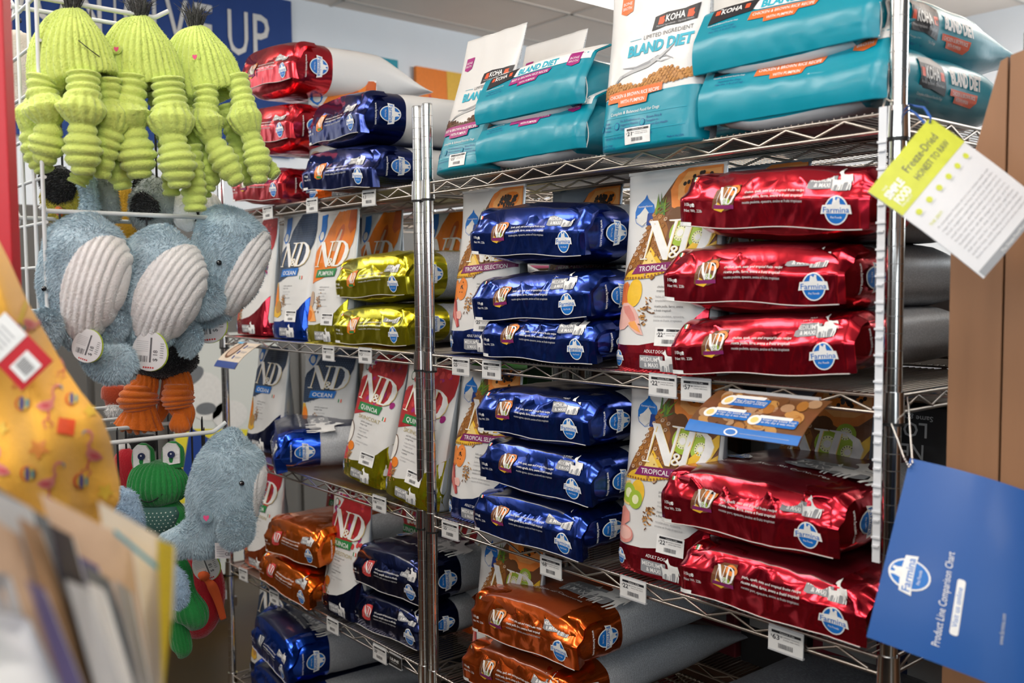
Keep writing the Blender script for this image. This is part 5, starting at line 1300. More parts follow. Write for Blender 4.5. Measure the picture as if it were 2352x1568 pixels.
# ---- three lime octopus toys
def octopus(px, label, arms, seed, yaw=0.0, heart_at=None, smile=None, headw=1.0, lean=0.0, X=XH):
    o, p = toy('plush_octopus', px, X, label, 'plush toy', 'lime green corduroy plush toys with black tufts', yaw); s = 1.0 / PXM(p)
    mb = MB()
    hp = [(0, 0, 0), (0, 0, -12), (-4, 0, -45), (-6, 0, -85), (-6, 0, -125), (-3, 0, -155), (0, 0, -172), (2, 0, -176)]
    rx = [6, 34, 64, 86, 96, 99, 88, 30]; hp = [((a + lean * (-c) * .3) * s, b * s, c * s) for a, b, c in hp]
    P, ss, th = sweep(hp, [r * s * headw for r in rx], [r * s * .62 for r in rx], 90, 216, ridge_k=36, ridge_a=.085, tw=.0, seed=seed)
    body(mb, P); fur(mb, P, 5200, .0026, seed=seed, wdt=.0007)
    mb.build('head', GREEN, o)
    for k, (pts, r0, segs) in enumerate(arms):
        mb = MB(); pts = np.array(pts, float); pp = np.stack([pts[:, 0] * s, pts[:, 1] * s, pts[:, 2] * s], 1)
        # each limb: ridged cuff, knotted middle, ridged foot
        npt = len(pp)
        a = pp[:max(2, npt // 3 + 1)]; c = pp[max(1, npt // 3):]
        L = np.linalg.norm(np.diff(pp, axis=0), axis=1).sum(); nr = max(5, int(L / .0140))
        prof = np.interp(np.linspace(0, 1, npt), [0, .18, .27, .40, .52, .62, .85, 1.0], [1.0, 1.0, .72, 1.15, 1.0, .74, 1.25, .55]) * r0 * s if segs == 'k' else np.interp(np.linspace(0, 1, npt), [0, .3, .5, 1], [1, .7, .8, .6]) * r0 * s
        m_ = 60; Pp, s_, _t = sweep(pp, prof, prof * .85, nr * 7, m_, ring_k=nr, ring_a=.26 if segs != 'v' else .1, ridge_k=0, seed=seed + k)
        if segs == 'k':
            # the knot shows the cord running lengthwise
            for i, q in enumerate(s_):
                if .27 < q < .60:
                    cen = Pp[i].mean(0); base_r = np.linalg.norm(Pp[i] - cen, axis=1, keepdims=True)
                    w_ = math.sin((q - .27) / .33 * math.pi)
                    tgt = np.interp(q, [.27, .42, .52, .60], [.8, 1.30, 1.15, .8]) * r0 * s * (1 + .24 * (np.abs(np.sin(_t * 6.5 + q * 5)) ** .6 - .6) + .10 * np.sin(_t * 2 + k))[:, None]
                    cen2 = cen + np.array([(5 if k % 2 else -5) * s * w_, -4 * s * w_, 0]); Pp[i] = cen2 + (Pp[i] - cen) / (base_r + 1e-9) * (base_r * (1 - w_) + tgt * w_)
        body(mb, Pp); fur(mb, Pp, 1500, .0022, seed=seed * 9 + k, wdt=.0006)
        mb.build('arm', GREEN, o)
    # tuft of black hair
    mb = MB(); rg = random.Random(seed)
    for k in range(170):
        a = rg.uniform(0, 6.28); l = rg.uniform(.016, .048); sp = rg.uniform(0, .8); r = rg.uniform(0, .012)
        b = (r * math.cos(a), r * math.sin(a), -.006); c = (b[0] + l * sp * .5 * math.cos(a), b[1] + l * sp * .5 * math.sin(a), l * .6); d = (b[0] + l * sp * math.cos(a) * 1.1, b[1] + l * sp * math.sin(a), l * (1 - sp * .3))
        mb.tube([b, c, d], [.0011, .0008, .0002], 4, cap=False)
    mb.build('hair_tuft', BLACKF, o)
    if heart_at: heart(o, -heart_at[2] * s, heart_at[0] * s, heart_at[1] * s, 9 * s, GREEN)
    if smile:
        mb = MB(); mb.tube([(a * s, -b * s, c * s) for a, b, c in smile], .0009, 5); mb.build('stitched_smile', M_tie, o)
    loop_tie(o, .012, -.01, .012 + max(0, (1.912 - p[2])), .004)
    return o


octopus((165, 16), 'lime green plush octopus at the left, nearest the wire grid', [
    ([(-82, 20, -150), (-90, 20, -200), (-96, 15, -260), (-92, 10, -330), (-80, 10, -375)], 34, 'k'), ([(-52, -35, -165), (-56, -40, -195), (-48, -45, -235), (-42, -45, -275), (-50, -40, -320), (-60, -35, -362)], 33, 'k'),
    ([(38, -40, -160), (40, -45, -192), (42, -50, -235), (38, -50, -280), (34, -45, -335), (32, -40, -388)], 36, 'k'), ([(75, 10, -160), (76, 10, -210), (80, 10, -260), (62, 10, -320), (50, 15, -390)], 30, 'k'),
    ([(-10, 35, -170), (-6, 40, -260), (0, 40, -350), (-20, 35, -400)], 34, 'r')], 1, smile=[(38, 57, -90), (52, 56, -102), (66, 47, -114), (76, 37, -122)])
octopus((320, 34), 'lime green plush octopus in the middle of the three', [
    ([(-62, -10, -160), (-58, -15, -200), (-62, -20, -245), (-52, -25, -290), (-48, -25, -350), (-40, -20, -400)], 29, 'k'), ([(-8, -45, -150), (-8, -50, -185), (-12, -55, -235), (-2, -55, -275), (4, -50, -330), (8, -45, -378)], 37, 'k'),
    ([(70, -30, -150), (74, -30, -190), (82, -35, -240), (84, -40, -290), (92, -40, -345), (94, -35, -400)], 36, 'k'), ([(30, 30, -170), (40, 30, -250), (50, 30, -330), (52, 30, -410)], 30, 'r'),
    ([(90, 20, -300), (104, 20, -350), (108, 20, -400), (110, 20, -448)], 38, 'r')], 2, heart_at=(-30, -92, 60), headw=1.0)
octopus((448, 58), 'lime green plush octopus at the right end of the hook', [
    ([(-8, -10, -165), (-4, -20, -205), (2, -25, -245), (20, -25, -290), (36, -25, -335), (28, -20, -380)], 24, 'k'), ([(40, -45, -150), (44, -50, -185), (42, -55, -225), (58, -55, -270), (84, -50, -320), (112, -45, -368)], 27, 'k'),
    ([(98, -10, -120), (112, -15, -165), (124, -20, -210), (134, -20, -260), (148, -20, -310), (152, -20, -365)], 26, 'k'), ([(62, 20, -180), (78, 20, -240), (96, 20, -300), (120, 20, -360)], 30, 'r'), ([(-20, 25, -170), (-6, 25, -250), (2, 25, -320), (0, 25, -390)], 26, 'r'),
    ([(120, 10, -230), (140, 10, -290), (168, 10, -330), (182, 10, -345)], 22, 'r')], 3, yaw=-.1, heart_at=(22, -85, 54), lean=.35)


# ---- plush whales
def whale(px, label, seed, axis, rx, belly, eye=None, flip=None, yaw=0.0, tail=None, heart_=None, zh=1.553, X=XH, tagp=None, tie=None, dep=.80):
    o, p = toy('plush_whale', px, X, label, 'plush toy', 'blue plush whales with cream ribbed bellies', yaw); s = 1.0 / PXM(p)
    P, ss, th = sweep([(a * s, b * s, c * s) for a, b, c in axis], [r * s for r in rx], [r * s * dep for r in rx], 110, 240, noise=.05, seed=seed)
    bx, bz, brx, brz, brot = belly; c_, s_ = math.cos(brot), math.sin(brot)
    cenx = P.mean(1, keepdims=True); front = (P[:, :, 1] - cenx[:, :, 1]) < rx[3] * s * .15
    dx = P[:, :, 0] / s - bx; dz = P[:, :, 2] / s - bz; ex = (dx * c_ + dz * s_) / brx; ez = (-dx * s_ + dz * c_) / brz
    inb = (ex ** 2 + ez ** 2 < 1) & front
    rid = np.abs(np.sin(ex * brx / 13.5 * math.pi)) ** .6
    Pn = P.copy(); nrm = P - cenx; nrm /= np.linalg.norm(nrm, axis=2, keepdims=True) + 1e-9
    Pn += nrm * (np.where(inb, .0045 * (rid - .4), 0))[..., None]
    mb = MB(); body(mb, Pn, idx=lambda i, j: 1 if inb[i, j] and inb[min(i + 1, 109), j] else 0)
    fur(mb, P, 30000, .0065, seed=seed, mask=lambda i, j: not inb[i, j]); fur(mb, Pn, 2600, .002, m=1, seed=seed + 1, mask=lambda i, j: inb[i, j], wdt=.0006)
    mb.build('body', [WHALE, BELLY], o)
    for nm, part in (('flipper', flip), ('tail', tail)):
        if not part: continue
        mb = MB(); pts, rr, dy = part; Q, _, _ = sweep([(a * s, b * s, c * s) for a, b, c in pts], [r * s for r in rr], [r * s * dy for r in rr], 40, 48, noise=.12, seed=seed + 5)
        body(mb, Q); fur(mb, Q, 9000, .0065, seed=seed + 7); mb.build(nm, WHALE, o)
    if eye:
        ex_, ez_, ey_ = eye; mb = MB(); n = 8
        for mm, r_, yy in ((0, 6.0, 0), (1, 1.6, -5)):
            ps = [(ex_ * s - mm * 1.2 * s + 0, (-ey_ + yy + q) * s, ez_ * s + mm * 2 * s) for q in (3, 0, -2)]; mb.tube(ps, [r_ * s * .8, r_ * s, r_ * s * .4], 12, m=mm)
        mb.build('eye', [mat('eye_black', (.01, .01, .012), .15), mat('eye_glint', (.8, .8, .8), .2)], o)
    if heart_: heart(o, -heart_[2] * s, heart_[0] * s, heart_[1] * s, 11 * s, plush('blue_patch', (.25, .38, .44)))
    if tie: loop_tie(o, tie[0] * s, tie[1] * s, zh - p[2], tie[2] * s)
    if tagp: round_tag(o, tagp[0] * s, tagp[1] * s, tagp[2] * s, tagp[3], y=tagp[4] * s)
    return o


whale((200, 650), 'blue plush whale at the left, its ribbed belly facing right', 11,
      [(35, 0, 150), (28, 0, 138), (10, 0, 90), (-4, 0, 30), (-14, 0, -30), (-26, 0, -90), (-36, 0, -135), (-42, 0, -152)], [8, 52, 92, 100, 92, 66, 32, 6],
      (38, -18, 62, 132, -.32), eye=(-64, -12, 72), flip=([(-62, -58, -58), (-66, -70, -80), (-58, -74, -115), (-52, -66, -145)], [14, 34, 30, 8], .5),
      tail=([(-20, 25, -120), (20, 30, -170), (60, 30, -195), (88, 28, -215)], [30, 52, 46, 18], .5), tagp=(12, -146, 34, .35, -40), tie=(-57, 145, 0))
whale((368, 672), 'blue plush whale in the middle, with the round price tag below it', 12,
      [(40, 0, 142), (30, 0, 128), (16, 0, 85), (2, 0, 30), (-18, 0, -30), (-42, 0, -85), (-68, 0, -122), (-78, 0, -134)], [8, 56, 92, 102, 94, 66, 34, 6],
      (40, -2, 62, 130, -.52), eye=(-52, 42, 74), flip=([(-70, -58, -28), (-80, -70, -50), (-92, -76, -90), (-100, -66, -124)], [14, 38, 36, 8], .5),
      tagp=(-10, -136, 40, .1, -50), tie=(-26, 142, 0), tail=([(20, 40, -70), (46, 44, -110), (40, 44, -150)], [30, 34, 10], .5))
whale((540, 605), 'blue plush whale at the right end of the hook, seen from its side', 13,
      [(30, 0, 112), (22, 0, 100), (2, 0, 66), (-14, 0, 20), (-34, 0, -36), (-66, 0, -90), (-98, 0, -122), (-110, 0, -130)], [8, 62, 84, 88, 84, 60, 36, 6],
      (54, -8, 40, 132, -.55), eye=(-22, 0, 76), flip=([(-24, -62, -62), (-40, -72, -74), (-62, -74, -98), (-82, -60, -120)], [16, 34, 28, 8], .5), yaw=.12,
      tagp=(-62, -140, 42, -.1, -10), tie=(-86, 96, 0))
whale((510, 1130), 'pale blue plush whale hanging lowest, pink heart on its side', 14,
      [(52, 0, 128), (40, 0, 116), (26, 0, 72), (12, 0, 20), (-4, 0, -40), (-40, 0, -92), (-90, 0, -112), (-140, 0, -124), (-160, 0, -118)], [8, 50, 76, 84, 80, 60, 40, 28, 4],
      (100, -12, 22, 90, -.12), eye=(62, 32, 56), flip=([(62, -62, -30), (60, -76, -50), (48, -84, -80), (34, -80, -104)], [14, 34, 36, 14], .5), heart_=(-15, -42, 68), zh=1.141, tie=(-38, 96, 0), dep=.72)
# care label of the lower whale
t = [o for o in COL.objects if o.get('label', '').startswith('pale blue plush whale')][0]
mb = MB(); mb.box((-.002, -.046, -.118), (.026, -.045, -.088)); cl = mb.build('care_label', mat('tag_white', (.78, .78, .78), .4), t, smooth=False)
A = Art(.05); A.cur = 'label_print'
for k in range(5): A.rect(.001, -.114 + k * .0045, .016, -.1125 + k * .0045, 'lgrey', 1)
A.text('CE', .017, -.112, .006, 'txt', 1, bold=.02); A.lay(lambda uv, off: np.stack([uv[:, 0], -.0462 - off, uv[:, 1]], 1), cl, ink, base=.0002)

# ---- frog
o, p = toy('plush_frog', (370, 1130), XH - .185, 'green corduroy plush frog with a dotted bib', 'plush toy'); s = 1 / PXM(p)
mb = MB(); P, _, th = sweep([(-4 * s, 0, 75 * s), (-4 * s, 0, 66 * s), (-6 * s, 0, 40 * s), (-6 * s, 0, 5 * s), (-4 * s, 0, -22 * s), (-2 * s, 0, -34 * s)], [8 * s, 40 * s, 62 * s, 66 * s, 50 * s, 20 * s], [8 * s, 30 * s, 46 * s, 50 * s, 36 * s, 12 * s], 60, 180, ridge_k=32, ridge_a=.11)
body(mb, P); fur(mb, P, 4500, .002, seed=3, wdt=.0006); mb.build('head', FROG, o)
mb = MB(); P, _, _ = sweep([(-4 * s, 6 * s, -26 * s), (0, 6 * s, -60 * s), (10 * s, 6 * s, -110 * s), (18 * s, 8 * s, -150 * s)], [40 * s, 58 * s, 54 * s, 26 * s], [30 * s, 38 * s, 34 * s, 14 * s], 40, 90, ridge_k=28, ridge_a=.05)
body(mb, P); mb.build('torso', FROG, o)
for k, (ex, ez) in enumerate(((-38, 88), (30, 92))):
    e = MB(); P, _, _ = sweep([(ex * s, 0, (ez - 34) * s), (ex * s, 0, (ez - 10) * s), ((ex + 1) * s, 0, (ez + 14) * s), ((ex + 2) * s, 0, (ez + 26) * s)], [24 * s, 27 * s, 22 * s, 6 * s], [14 * s, 15 * s, 12 * s, 3 * s], 20, 30); body(e, P); eb = e.build('eye_mound', FROG, o)
    w_ = MB(); w_.add([((ex + a) * s, (-17 + abs(a) * .12) * s, (ez + b) * s) for a, b in ((-18, -28), (20, -22), (20, 10), (12, 22), (-8, 24), (-18, 14))], [(0, 1, 2, 3, 4, 5)]); w_.add([((ex + a) * s, (-10) * s, (ez + b) * s) for a, b in ((-18, -28), (20, -22), (20, 10), (12, 22), (-8, 24), (-18, 14))], [(5, 4, 3, 2, 1, 0)]); w_.add([((ex + a) * s, y_ * s, (ez + b) * s) for a, b in ((-18, -28), (20, -22), (20, 10), (12, 22), (-8, 24), (-18, 14)) for y_ in (-16, -10)], [(2 * i, (2 * i + 2) % 12, (2 * i + 3) % 12, 2 * i + 1) for i in range(6)]); w_.build('eye_patch', BELLY, eb, smooth=False)
    w_ = MB(); w_.tube([((ex + 2) * s, -14 * s, (ez - 2) * s), ((ex + 2) * s, -19 * s, (ez - 2) * s)], 8 * s, 16); w_.tube([((ex + 2) * s, -19 * s, (ez) * s), ((ex + 2) * s, -20 * s, (ez) * s)], 2 * s, 8, m=1); w_.build('pupil', [mat('print_navy', INK['navy'], .4), mat('eye_glint', (.8, .8, .8), .2)], eb)
mb = MB(); mb.tube([((-40 + 86 * q) * s, -(50 - 26 * abs(q - .42) ** 2 * 3) * s, (5 - 20 * math.sin(math.pi * min(1, q * 1.15 + .1)) + 10 * q) * s) for q in np.linspace(0, 1, 14)], .0011, 6); mb.build('smile', M_tie, o)
P, _, _ = sweep([(-6 * s, -12 * s, -30 * s), (-6 * s, -14 * s, -50 * s), (-2 * s, -14 * s, -80 * s), (4 * s, -10 * s, -104 * s)], [44 * s, 52 * s, 42 * s, 12 * s], [28 * s, 34 * s, 30 * s, 12 * s], 24, 40)
mb = MB(); body(mb, P); bib = mb.build('bib', mat('bib_cloth', (.06, .16, .14), .8), o)
A = Art(.05); A.cur = 'dots'
for i in range(12):
    for j in range(9): A.ell((-48 + i * 9 + (j % 2) * 4.5) * s, (-38 - j * 8) * s, 1.5 * s, 1.5 * s, 'dots', 1, 0, 7)
def bibf(uv, off):
    x = uv[:, 0]; z = uv[:, 1]; w = np.interp(-z, [30 * s, 50 * s, 80 * s, 104 * s], [44 * s, 52 * s, 42 * s, 12 * s]); d = np.interp(-z, [30 * s, 50 * s, 80 * s, 104 * s], [28 * s, 34 * s, 30 * s, 12 * s]); q = np.clip((x + 4 * s) / w, -.97, .97)
    return np.stack([q * w - 4 * s, -13 * s - d * np.sqrt(1 - q * q) - off, z], 1)
A.lay(bibf, bib, ink, base=.0022)
for pts, rr, nm in (([(-52, -10, -60), (-50, -20, -90), (-20, -30, -118), (0, -28, -130)], [16, 18, 16, 8], 'arm'), ([(40, 0, -60), (46, -8, -100), (50, -8, -140)], [14, 16, 12], 'arm'),
                    ([(30, 0, -150), (40, 0, -190), (52, -5, -230), (60, -5, -270), (66, -4, -300), (60, -2, -322)], [18, 26, 22, 38, 34, 6], 'leg'), ([(10, 10, -150), (14, 10, -220), (24, 8, -290), (30, 8, -340), (36, 6, -372), (30, 6, -392)], [18, 18, 16, 24, 22, 5], 'leg')):
    mb = MB(); P, _, _ = sweep([(a * s, b * s, c * s) for a, b, c in pts], [r * s for r in rr], [r * s * .7 for r in rr], 44, 72, ridge_k=18, ridge_a=.10); body(mb, P); mb.build(nm, FROG, o)
loop_tie(o, -6 * s, 76 * s, 1.139 - p[2])

# ---- black bird with orange knotted legs
o, p = toy('plush_bird', (372, 826), XH - .185, 'black plush bird with long knotted orange legs', 'plush toy'); s = 1 / PXM(p)
mb = MB(); P, _, _ = sweep([(-10 * s, 0, 60 * s), (-8 * s, 0, 46 * s), (0, 0, 20 * s), (0, 0, -10 * s), (0, 0, -34 * s), (0, 0, -44 * s)], [10 * s, 56 * s, 76 * s, 80 * s, 56 * s, 12 * s], [8 * s, 36 * s, 50 * s, 50 * s, 36 * s, 8 * s], 40, 60); body(mb, P); fur(mb, P, 5000, .004, seed=9); mb.build('body', BLACKF, o)
for pts, rr in (([(-26, -20, -30), (-28, -22, -52), (-40, -24, -72), (-46, -26, -90), (-44, -26, -108), (-44, -26, -124), (-48, -24, -150)], [22, 26, 36, 38, 34, 40, 54]),
                ([(34, -10, -26), (42, -12, -48), (44, -14, -70), (40, -16, -88), (42, -16, -104), (52, -14, -122), (46, -12, -152)], [26, 28, 30, 30, 26, 24, 20])):
    mb = MB(); P, ss, _ = sweep([(a * s, b * s, c * s) for a, b, c in pts], [r * s for r in rr], [r * s * .6 for r in rr], 90, 90, ridge_k=14, ridge_a=.16, tw=.5)
    K, _, _ = sweep([(pts[2][0] * s - 4 * s, (pts[2][1]) * s, (pts[2][2] + 16) * s), (pts[3][0] * s, pts[3][1] * s, pts[3][2] * s), (pts[4][0] * s, pts[4][1] * s, (pts[4][2] - 6) * s)], [28 * s, 46 * s if rr[3] > 32 else 36 * s, 28 * s], [24 * s, 34 * s, 24 * s], 46, 60, ring_k=5, ring_a=.16)
    body(mb, P); body(mb, K); fur(mb, P, 1600, .0022, seed=5, wdt=.0006)
    for q in range(5):
        a = (q - 2) * (14 if rr[3] > 32 else 7) * s; c0 = pts[-1]; mb2 = sweep([(c0[0] * s + a * .5, c0[1] * s - 12 * s, (c0[2] + 30) * s), (c0[0] * s + a, c0[1] * s - 16 * s, (c0[2] + 4) * s), (c0[0] * s + a * 1.25, c0[1] * s - 10 * s, (c0[2] - 16 + abs(q - 2) * 4) * s)], [7 * s, 10 * s, 5 * s], [7 * s, 9 * s, 5 * s], 16, 20)[0]; body(mb, mb2)
    mb.build('leg', ORANGE, o)
mb = MB(); P, _, _ = sweep([(12 * s, 0, -30 * s), (18 * s, 0, -60 * s), (0 * s, 5 * s, -110 * s), (-14 * s, 5 * s, -140 * s)], [14 * s, 20 * s, 15 * s, 10 * s], [10 * s, 14 * s, 10 * s, 8 * s], 50, 50, ridge_k=10, ridge_a=.15); body(mb, P); mb.build('wing', ORANGE, o)
loop_tie(o, -10 * s, 58 * s, 1.552 - p[2])


# ---- other plush toys seen between the front ones
def blob_toy(name, px, X, label, parts, hz=None):
    o, p = toy(name, px, X, label, 'plush toy'); s = 1 / PXM(p)
    for nm, m_, pts, rr, dy, kw in parts:
        mb = MB(); kw = dict(kw); fu = kw.pop('fur', 0); P, _, _ = sweep([(a * s, b * s, c * s) for a, b, c in pts], [r * s for r in rr], [r * s * dy for r in rr], 44, 72, **kw); body(mb, P)
        if fu: fur(mb, P, fu, .006, seed=len(nm))
        mb.build(nm, m_, o)
    if hz: loop_tie(o, hz[0] * s, hz[1] * s, hz[2] - p[2])
    return o
blob_toy('plush_duck', (150, 455), XH - .19, 'yellow plush toy with black mane in the second column', [('body', YELF, [(-30, 0, 40), (-20, 0, 30), (0, 0, -10), (10, 0, -50), (0, 0, -60)], [10, 40, 52, 40, 6], .6, dict(fur=4000)), ('mane', BLACKF, [(-20, -20, 62), (-10, -22, 40), (10, -24, 10), (26, -20, -6)], [26, 36, 34, 8], .6, dict(fur=5000)), ('beak', ORANGE, [(-2, -34, -24), (4, -40, -34), (6, -36, -44)], [6, 10, 4], .8, {})], (-4, 60, 1.935))
blob_toy('plush_donkey', (212, 455), XH - .12, 'grey plush toy with long upright leg behind the left whale', [('body', GREYF, [(20, 30, 120), (14, 25, 80), (10, 20, 20), (20, 20, -50), (24, 20, -62)], [16, 34, 40, 34, 6], .5, dict(fur=4000)), ('leg', WHALE, [(0, -10, 55), (-4, -16, 40), (2, -18, 0), (0, -18, -52), (0, -16, -60)], [12, 20, 18, 24, 8], .7, dict(ridge_k=8, ridge_a=.1, fur=2500))], (10, 110, 1.935))
blob_toy('plush_lion', (285, 480), XH - .25, 'golden corduroy plush toy hanging behind the hook', [('body', GOLD, [(0, 0, 55), (-2, 0, 44), (-8, 0, 0), (10, 0, -60), (20, 0, -110)], [8, 24, 40, 52, 30], .6, dict(ridge_k=20, ridge_a=.09)), ('hood', MARO, [(-42, 10, 70), (-46, 10, 30), (-30, 10, -2)], [20, 22, 8], .6, dict(ridge_k=14, ridge_a=.08)), ('muzzle', CREAMF, [(-40, -4, 10), (-30, -8, -20), (-26, -4, -40)], [12, 16, 8], .7, {})], (0, 50, 1.552 + .06))
blob_toy('plush_dog', (352, 480), XH - .10, 'pale grey plush toy with a black round patch behind the hook', [('head', GREYF, [(24, 10, 62), (14, 8, 50), (4, 5, 10), (-16, 0, -30), (-22, 0, -50)], [10, 44, 62, 44, 10], .55, dict(fur=4500)), ('eye_patch', BLACKF, [(2, -34, 30), (-2, -38, 20), (-4, -40, -4), (-6, -34, -26)], [8, 26, 30, 8], .25, dict(fur=2500)), ('ear', BELLY, [(58, 0, 40), (62, -4, 10), (78, -4, -30), (84, -2, -52)], [10, 24, 26, 8], .5, dict(ridge_k=10, ridge_a=.1)), ('hair', BLACKF, [(-30, 20, 80), (-20, 20, 50), (-6, 20, 30)], [20, 30, 10], .6, dict(fur=2500))], (10, 60, 1.935))
blob_toy('plush_cow', (452, 490), XH - .19, 'white and black plush toy behind the end of the middle hook', [('head', BELLY, [(10, 0, 60), (8, 0, 40), (14, 0, 0), (26, 0, -36), (30, 0, -48)], [10, 36, 46, 28, 6], .55, dict(ridge_k=18, ridge_a=.08)), ('ear', BLACKF, [(-10, -24, 16), (-6, -26, -2), (2, -24, -38)], [8, 20, 6], .4, dict(fur=1500))], (0, 56, 1.552 + .02))
blob_toy('plush_pig', (100, 110), XH - .30, 'beige plush toy seen through the wire grid', [('body', CREAMF, [(-60, 0, 40), (-60, 0, 20), (-50, 0, -60), (-46, 0, -150), (-46, 0, -170)], [10, 34, 46, 40, 8], .6, {}), ('ear', CREAMF, [(118, 0, -10), (122, 0, -30), (126, 0, -60)], [10, 16, 8], .5, {})], (-50, 60, 1.95))
blob_toy('plush_parrot', (462, 1330), XH - .26, 'red corduroy plush toy with an orange knotted arm, lowest in the picture', [('body', REDC, [(-20, 10, 70), (-10, 10, 50), (6, 6, 0), (4, 4, -60), (-20, 4, -110), (-40, 4, -130)], [10, 30, 42, 44, 38, 8], .6, dict(ridge_k=30, ridge_a=.08)), ('arm', mat('orange_fleece', (.85, .13, .03), .9), [(8, -26, 20), (20, -34, 16), (24, -34, 8), (36, -34, -6), (48, -32, -40), (58, -30, -82)], [8, 12, 6, 11, 9, 7], 1.0, {})], (-12, 60, 1.139))
t = [o for o in COL.objects if o.get('label', '').startswith('red corduroy plush toy')][0]; round_tag(t, .022, .035, .030, -.35, y=-.03)
blob_toy('plush_macaw', (300, 1090), XH - .35, 'dark red plush toy hanging behind the frog', [('body', REDC, [(-10, 0, 60), (-8, 0, 40), (0, 0, 0), (6, 0, -60), (0, 0, -74)], [10, 30, 36, 28, 6], .6, dict(ridge_k=26, ridge_a=.09))], (-8, 56, 1.136))
blob_toy('plush_bear', (295, 1175), XH - .12, 'baby blue plush toy half hidden behind the yellow cloth', [('body', BABY, [(-20, 0, 60), (-20, 0, 40), (-8, 0, -10), (-10, 0, -60), (-12, 0, -76)], [10, 34, 42, 36, 6], .6, dict(fur=4000)), ('leg', BABY, [(60, 0, -120), (96, 0, -150), (110, 0, -200), (100, 0, -230)], [14, 26, 24, 6], .6, dict(fur=2000))], (-20, 56, 1.141))
blob_toy('plush_crocodile', (405, 1400), XH - .33, 'second green plush toy hanging low behind the magazines', [('tail', FROG, [(-10, 0, 30), (0, 0, 10), (4, 0, -30), (-4, 0, -56)], [8, 20, 16, 4], .6, dict(ridge_k=12, ridge_a=.1))], (-6, 26, 1.141))
blob_toy('plush_fox', (262, 910), XH - .52, 'rust and white plush toy behind the blue whale tail', [('body', DKRED, [(0, 0, 30), (0, 0, 20), (2, 0, -10), (-10, 0, -34)], [8, 28, 30, 10], .6, {}), ('tail_tip', BELLY, [(0, -6, -16), (4, -8, -34), (0, -6, -60)], [12, 20, 6], .7, dict(fur=1500))], (0, 26, 1.552))
blob_toy('plush_zebra', (300, 1010), XH - .52, 'black and white plush toy behind the lower hooks', [('body', BLACKF, [(20, 0, 20), (20, 0, 10), (24, 0, -20), (20, 0, -40)], [8, 34, 36, 8], .6, {}), ('muzzle', BELLY, [(-10, -10, 0), (-6, -12, -16), (-4, -10, -34)], [10, 20, 8], .7, {})], (20, 18, 1.142))
blob_toy('plush_parrot', (480, 1195), XH - .185, 'green plush wing showing beneath the lower whale', [('wing', FROG, [(-60, 10, 10), (-30, 10, -6), (20, 10, 4), (70, 10, -10)], [14, 26, 26, 10], .5, dict(ridge_k=16, ridge_a=.1)), ('foot', mat('print_ylw', INK['ylw'], .8), [(-60, 10, 60), (-40, 10, 70), (-20, 10, 90)], [8, 10, 6], .8, {})], (-10, 20, 1.139))

# ------------------------------------------------------------------ red end panel, yellow printed cloth, magazines in front
a0 = at(27, 300, D=1.22)
t = empty('red_display_panel', (a0[0], a0[1], 0), (0, 0, TOYROT)); tag(t, 'red painted display end panel at the left picture edge', 'panel')
mb = MB(); mb.box((-.16, -.012, .02), (0, .012, 2.1), bev=.002); mb.build('board', mat('red_paint', (.58, .012, .022), .45, bump=.08, bscale=200), t, smooth=False)
mb = MB(); mb.box((-.17, -.05, 0), (.01, .05, .02)); mb.build('foot', M_ring, t, smooth=False)

M_cloth = mat('yellow_cloth', (.86, .44, .05), .85, bump=.35, bscale=420, var=.10, sheen=.3)
INK.update(brightyel=(.95, .70, .03), flam=(.72, .24, .20), flam2=(.62, .10, .12), cy=(.80, .55, .06), ballr=(.70, .10, .04), ballb=(.12, .10, .25))
t = empty('printed_cloth', at(100, 900, D=.92)); tag(t, 'yellow cloth printed with pink flamingos, stars and beach balls', 'cloth')
edge = [(520, -20), (560, 2), (600, 22), (650, 44), (690, 62), (760, 102), (850, 152), (900, 186), (960, 235), (1010, 254), (1060, 264), (1110, 276), (1150, 274), (1180, 258), (1230, 240), (1340, 236)]
ey = [e[0] for e in edge]; ex = [e[1] for e in edge]
nv, nu = 70, 50; P = np.zeros((nv, nu, 3))
def cloth_pt(x, y, side):
    q = side; fold = .012 * math.sin(y * .016 + x * .010) + .007 * math.sin(x * .045 - y * .012)
    d = .93 + .10 * max(0, q - .72) ** 1.4 * 6 * .35 + fold - .03 * math.sin(math.pi * min(1, q))
    return at(x, y, D=d)
for i in range(nv):
    y = 520 + (1340 - 520) * i / (nv - 1); xr = np.interp(y, ey, ex)
    for j in range(nu):
        q = j / (nu - 1); P[nv - 1 - i, j] = cloth_pt(-140 + (xr + 140) * q, y, q)
loc = np.array(t.location); Pl = P - loc
ins = (loc - CAM) / np.linalg.norm(loc - CAM) * .0025
mb = MB(); mb.grid(Pl); mb.grid(Pl + ins, flip=True); cl = mb.build('cloth', M_cloth, t)
Gc = Grid(Pl, 0, 1, 0, 1)
def cmap(uv, off):
    """print drawn in photo pixels of the cloth"""
    y = uv[:, 1]; xr = np.interp(y, ey, ex); u = (uv[:, 0] + 140) / (xr + 140); v = 1 - (y - 520) / 820.
    return Gc.sample(np.stack([u, v], 1), off)
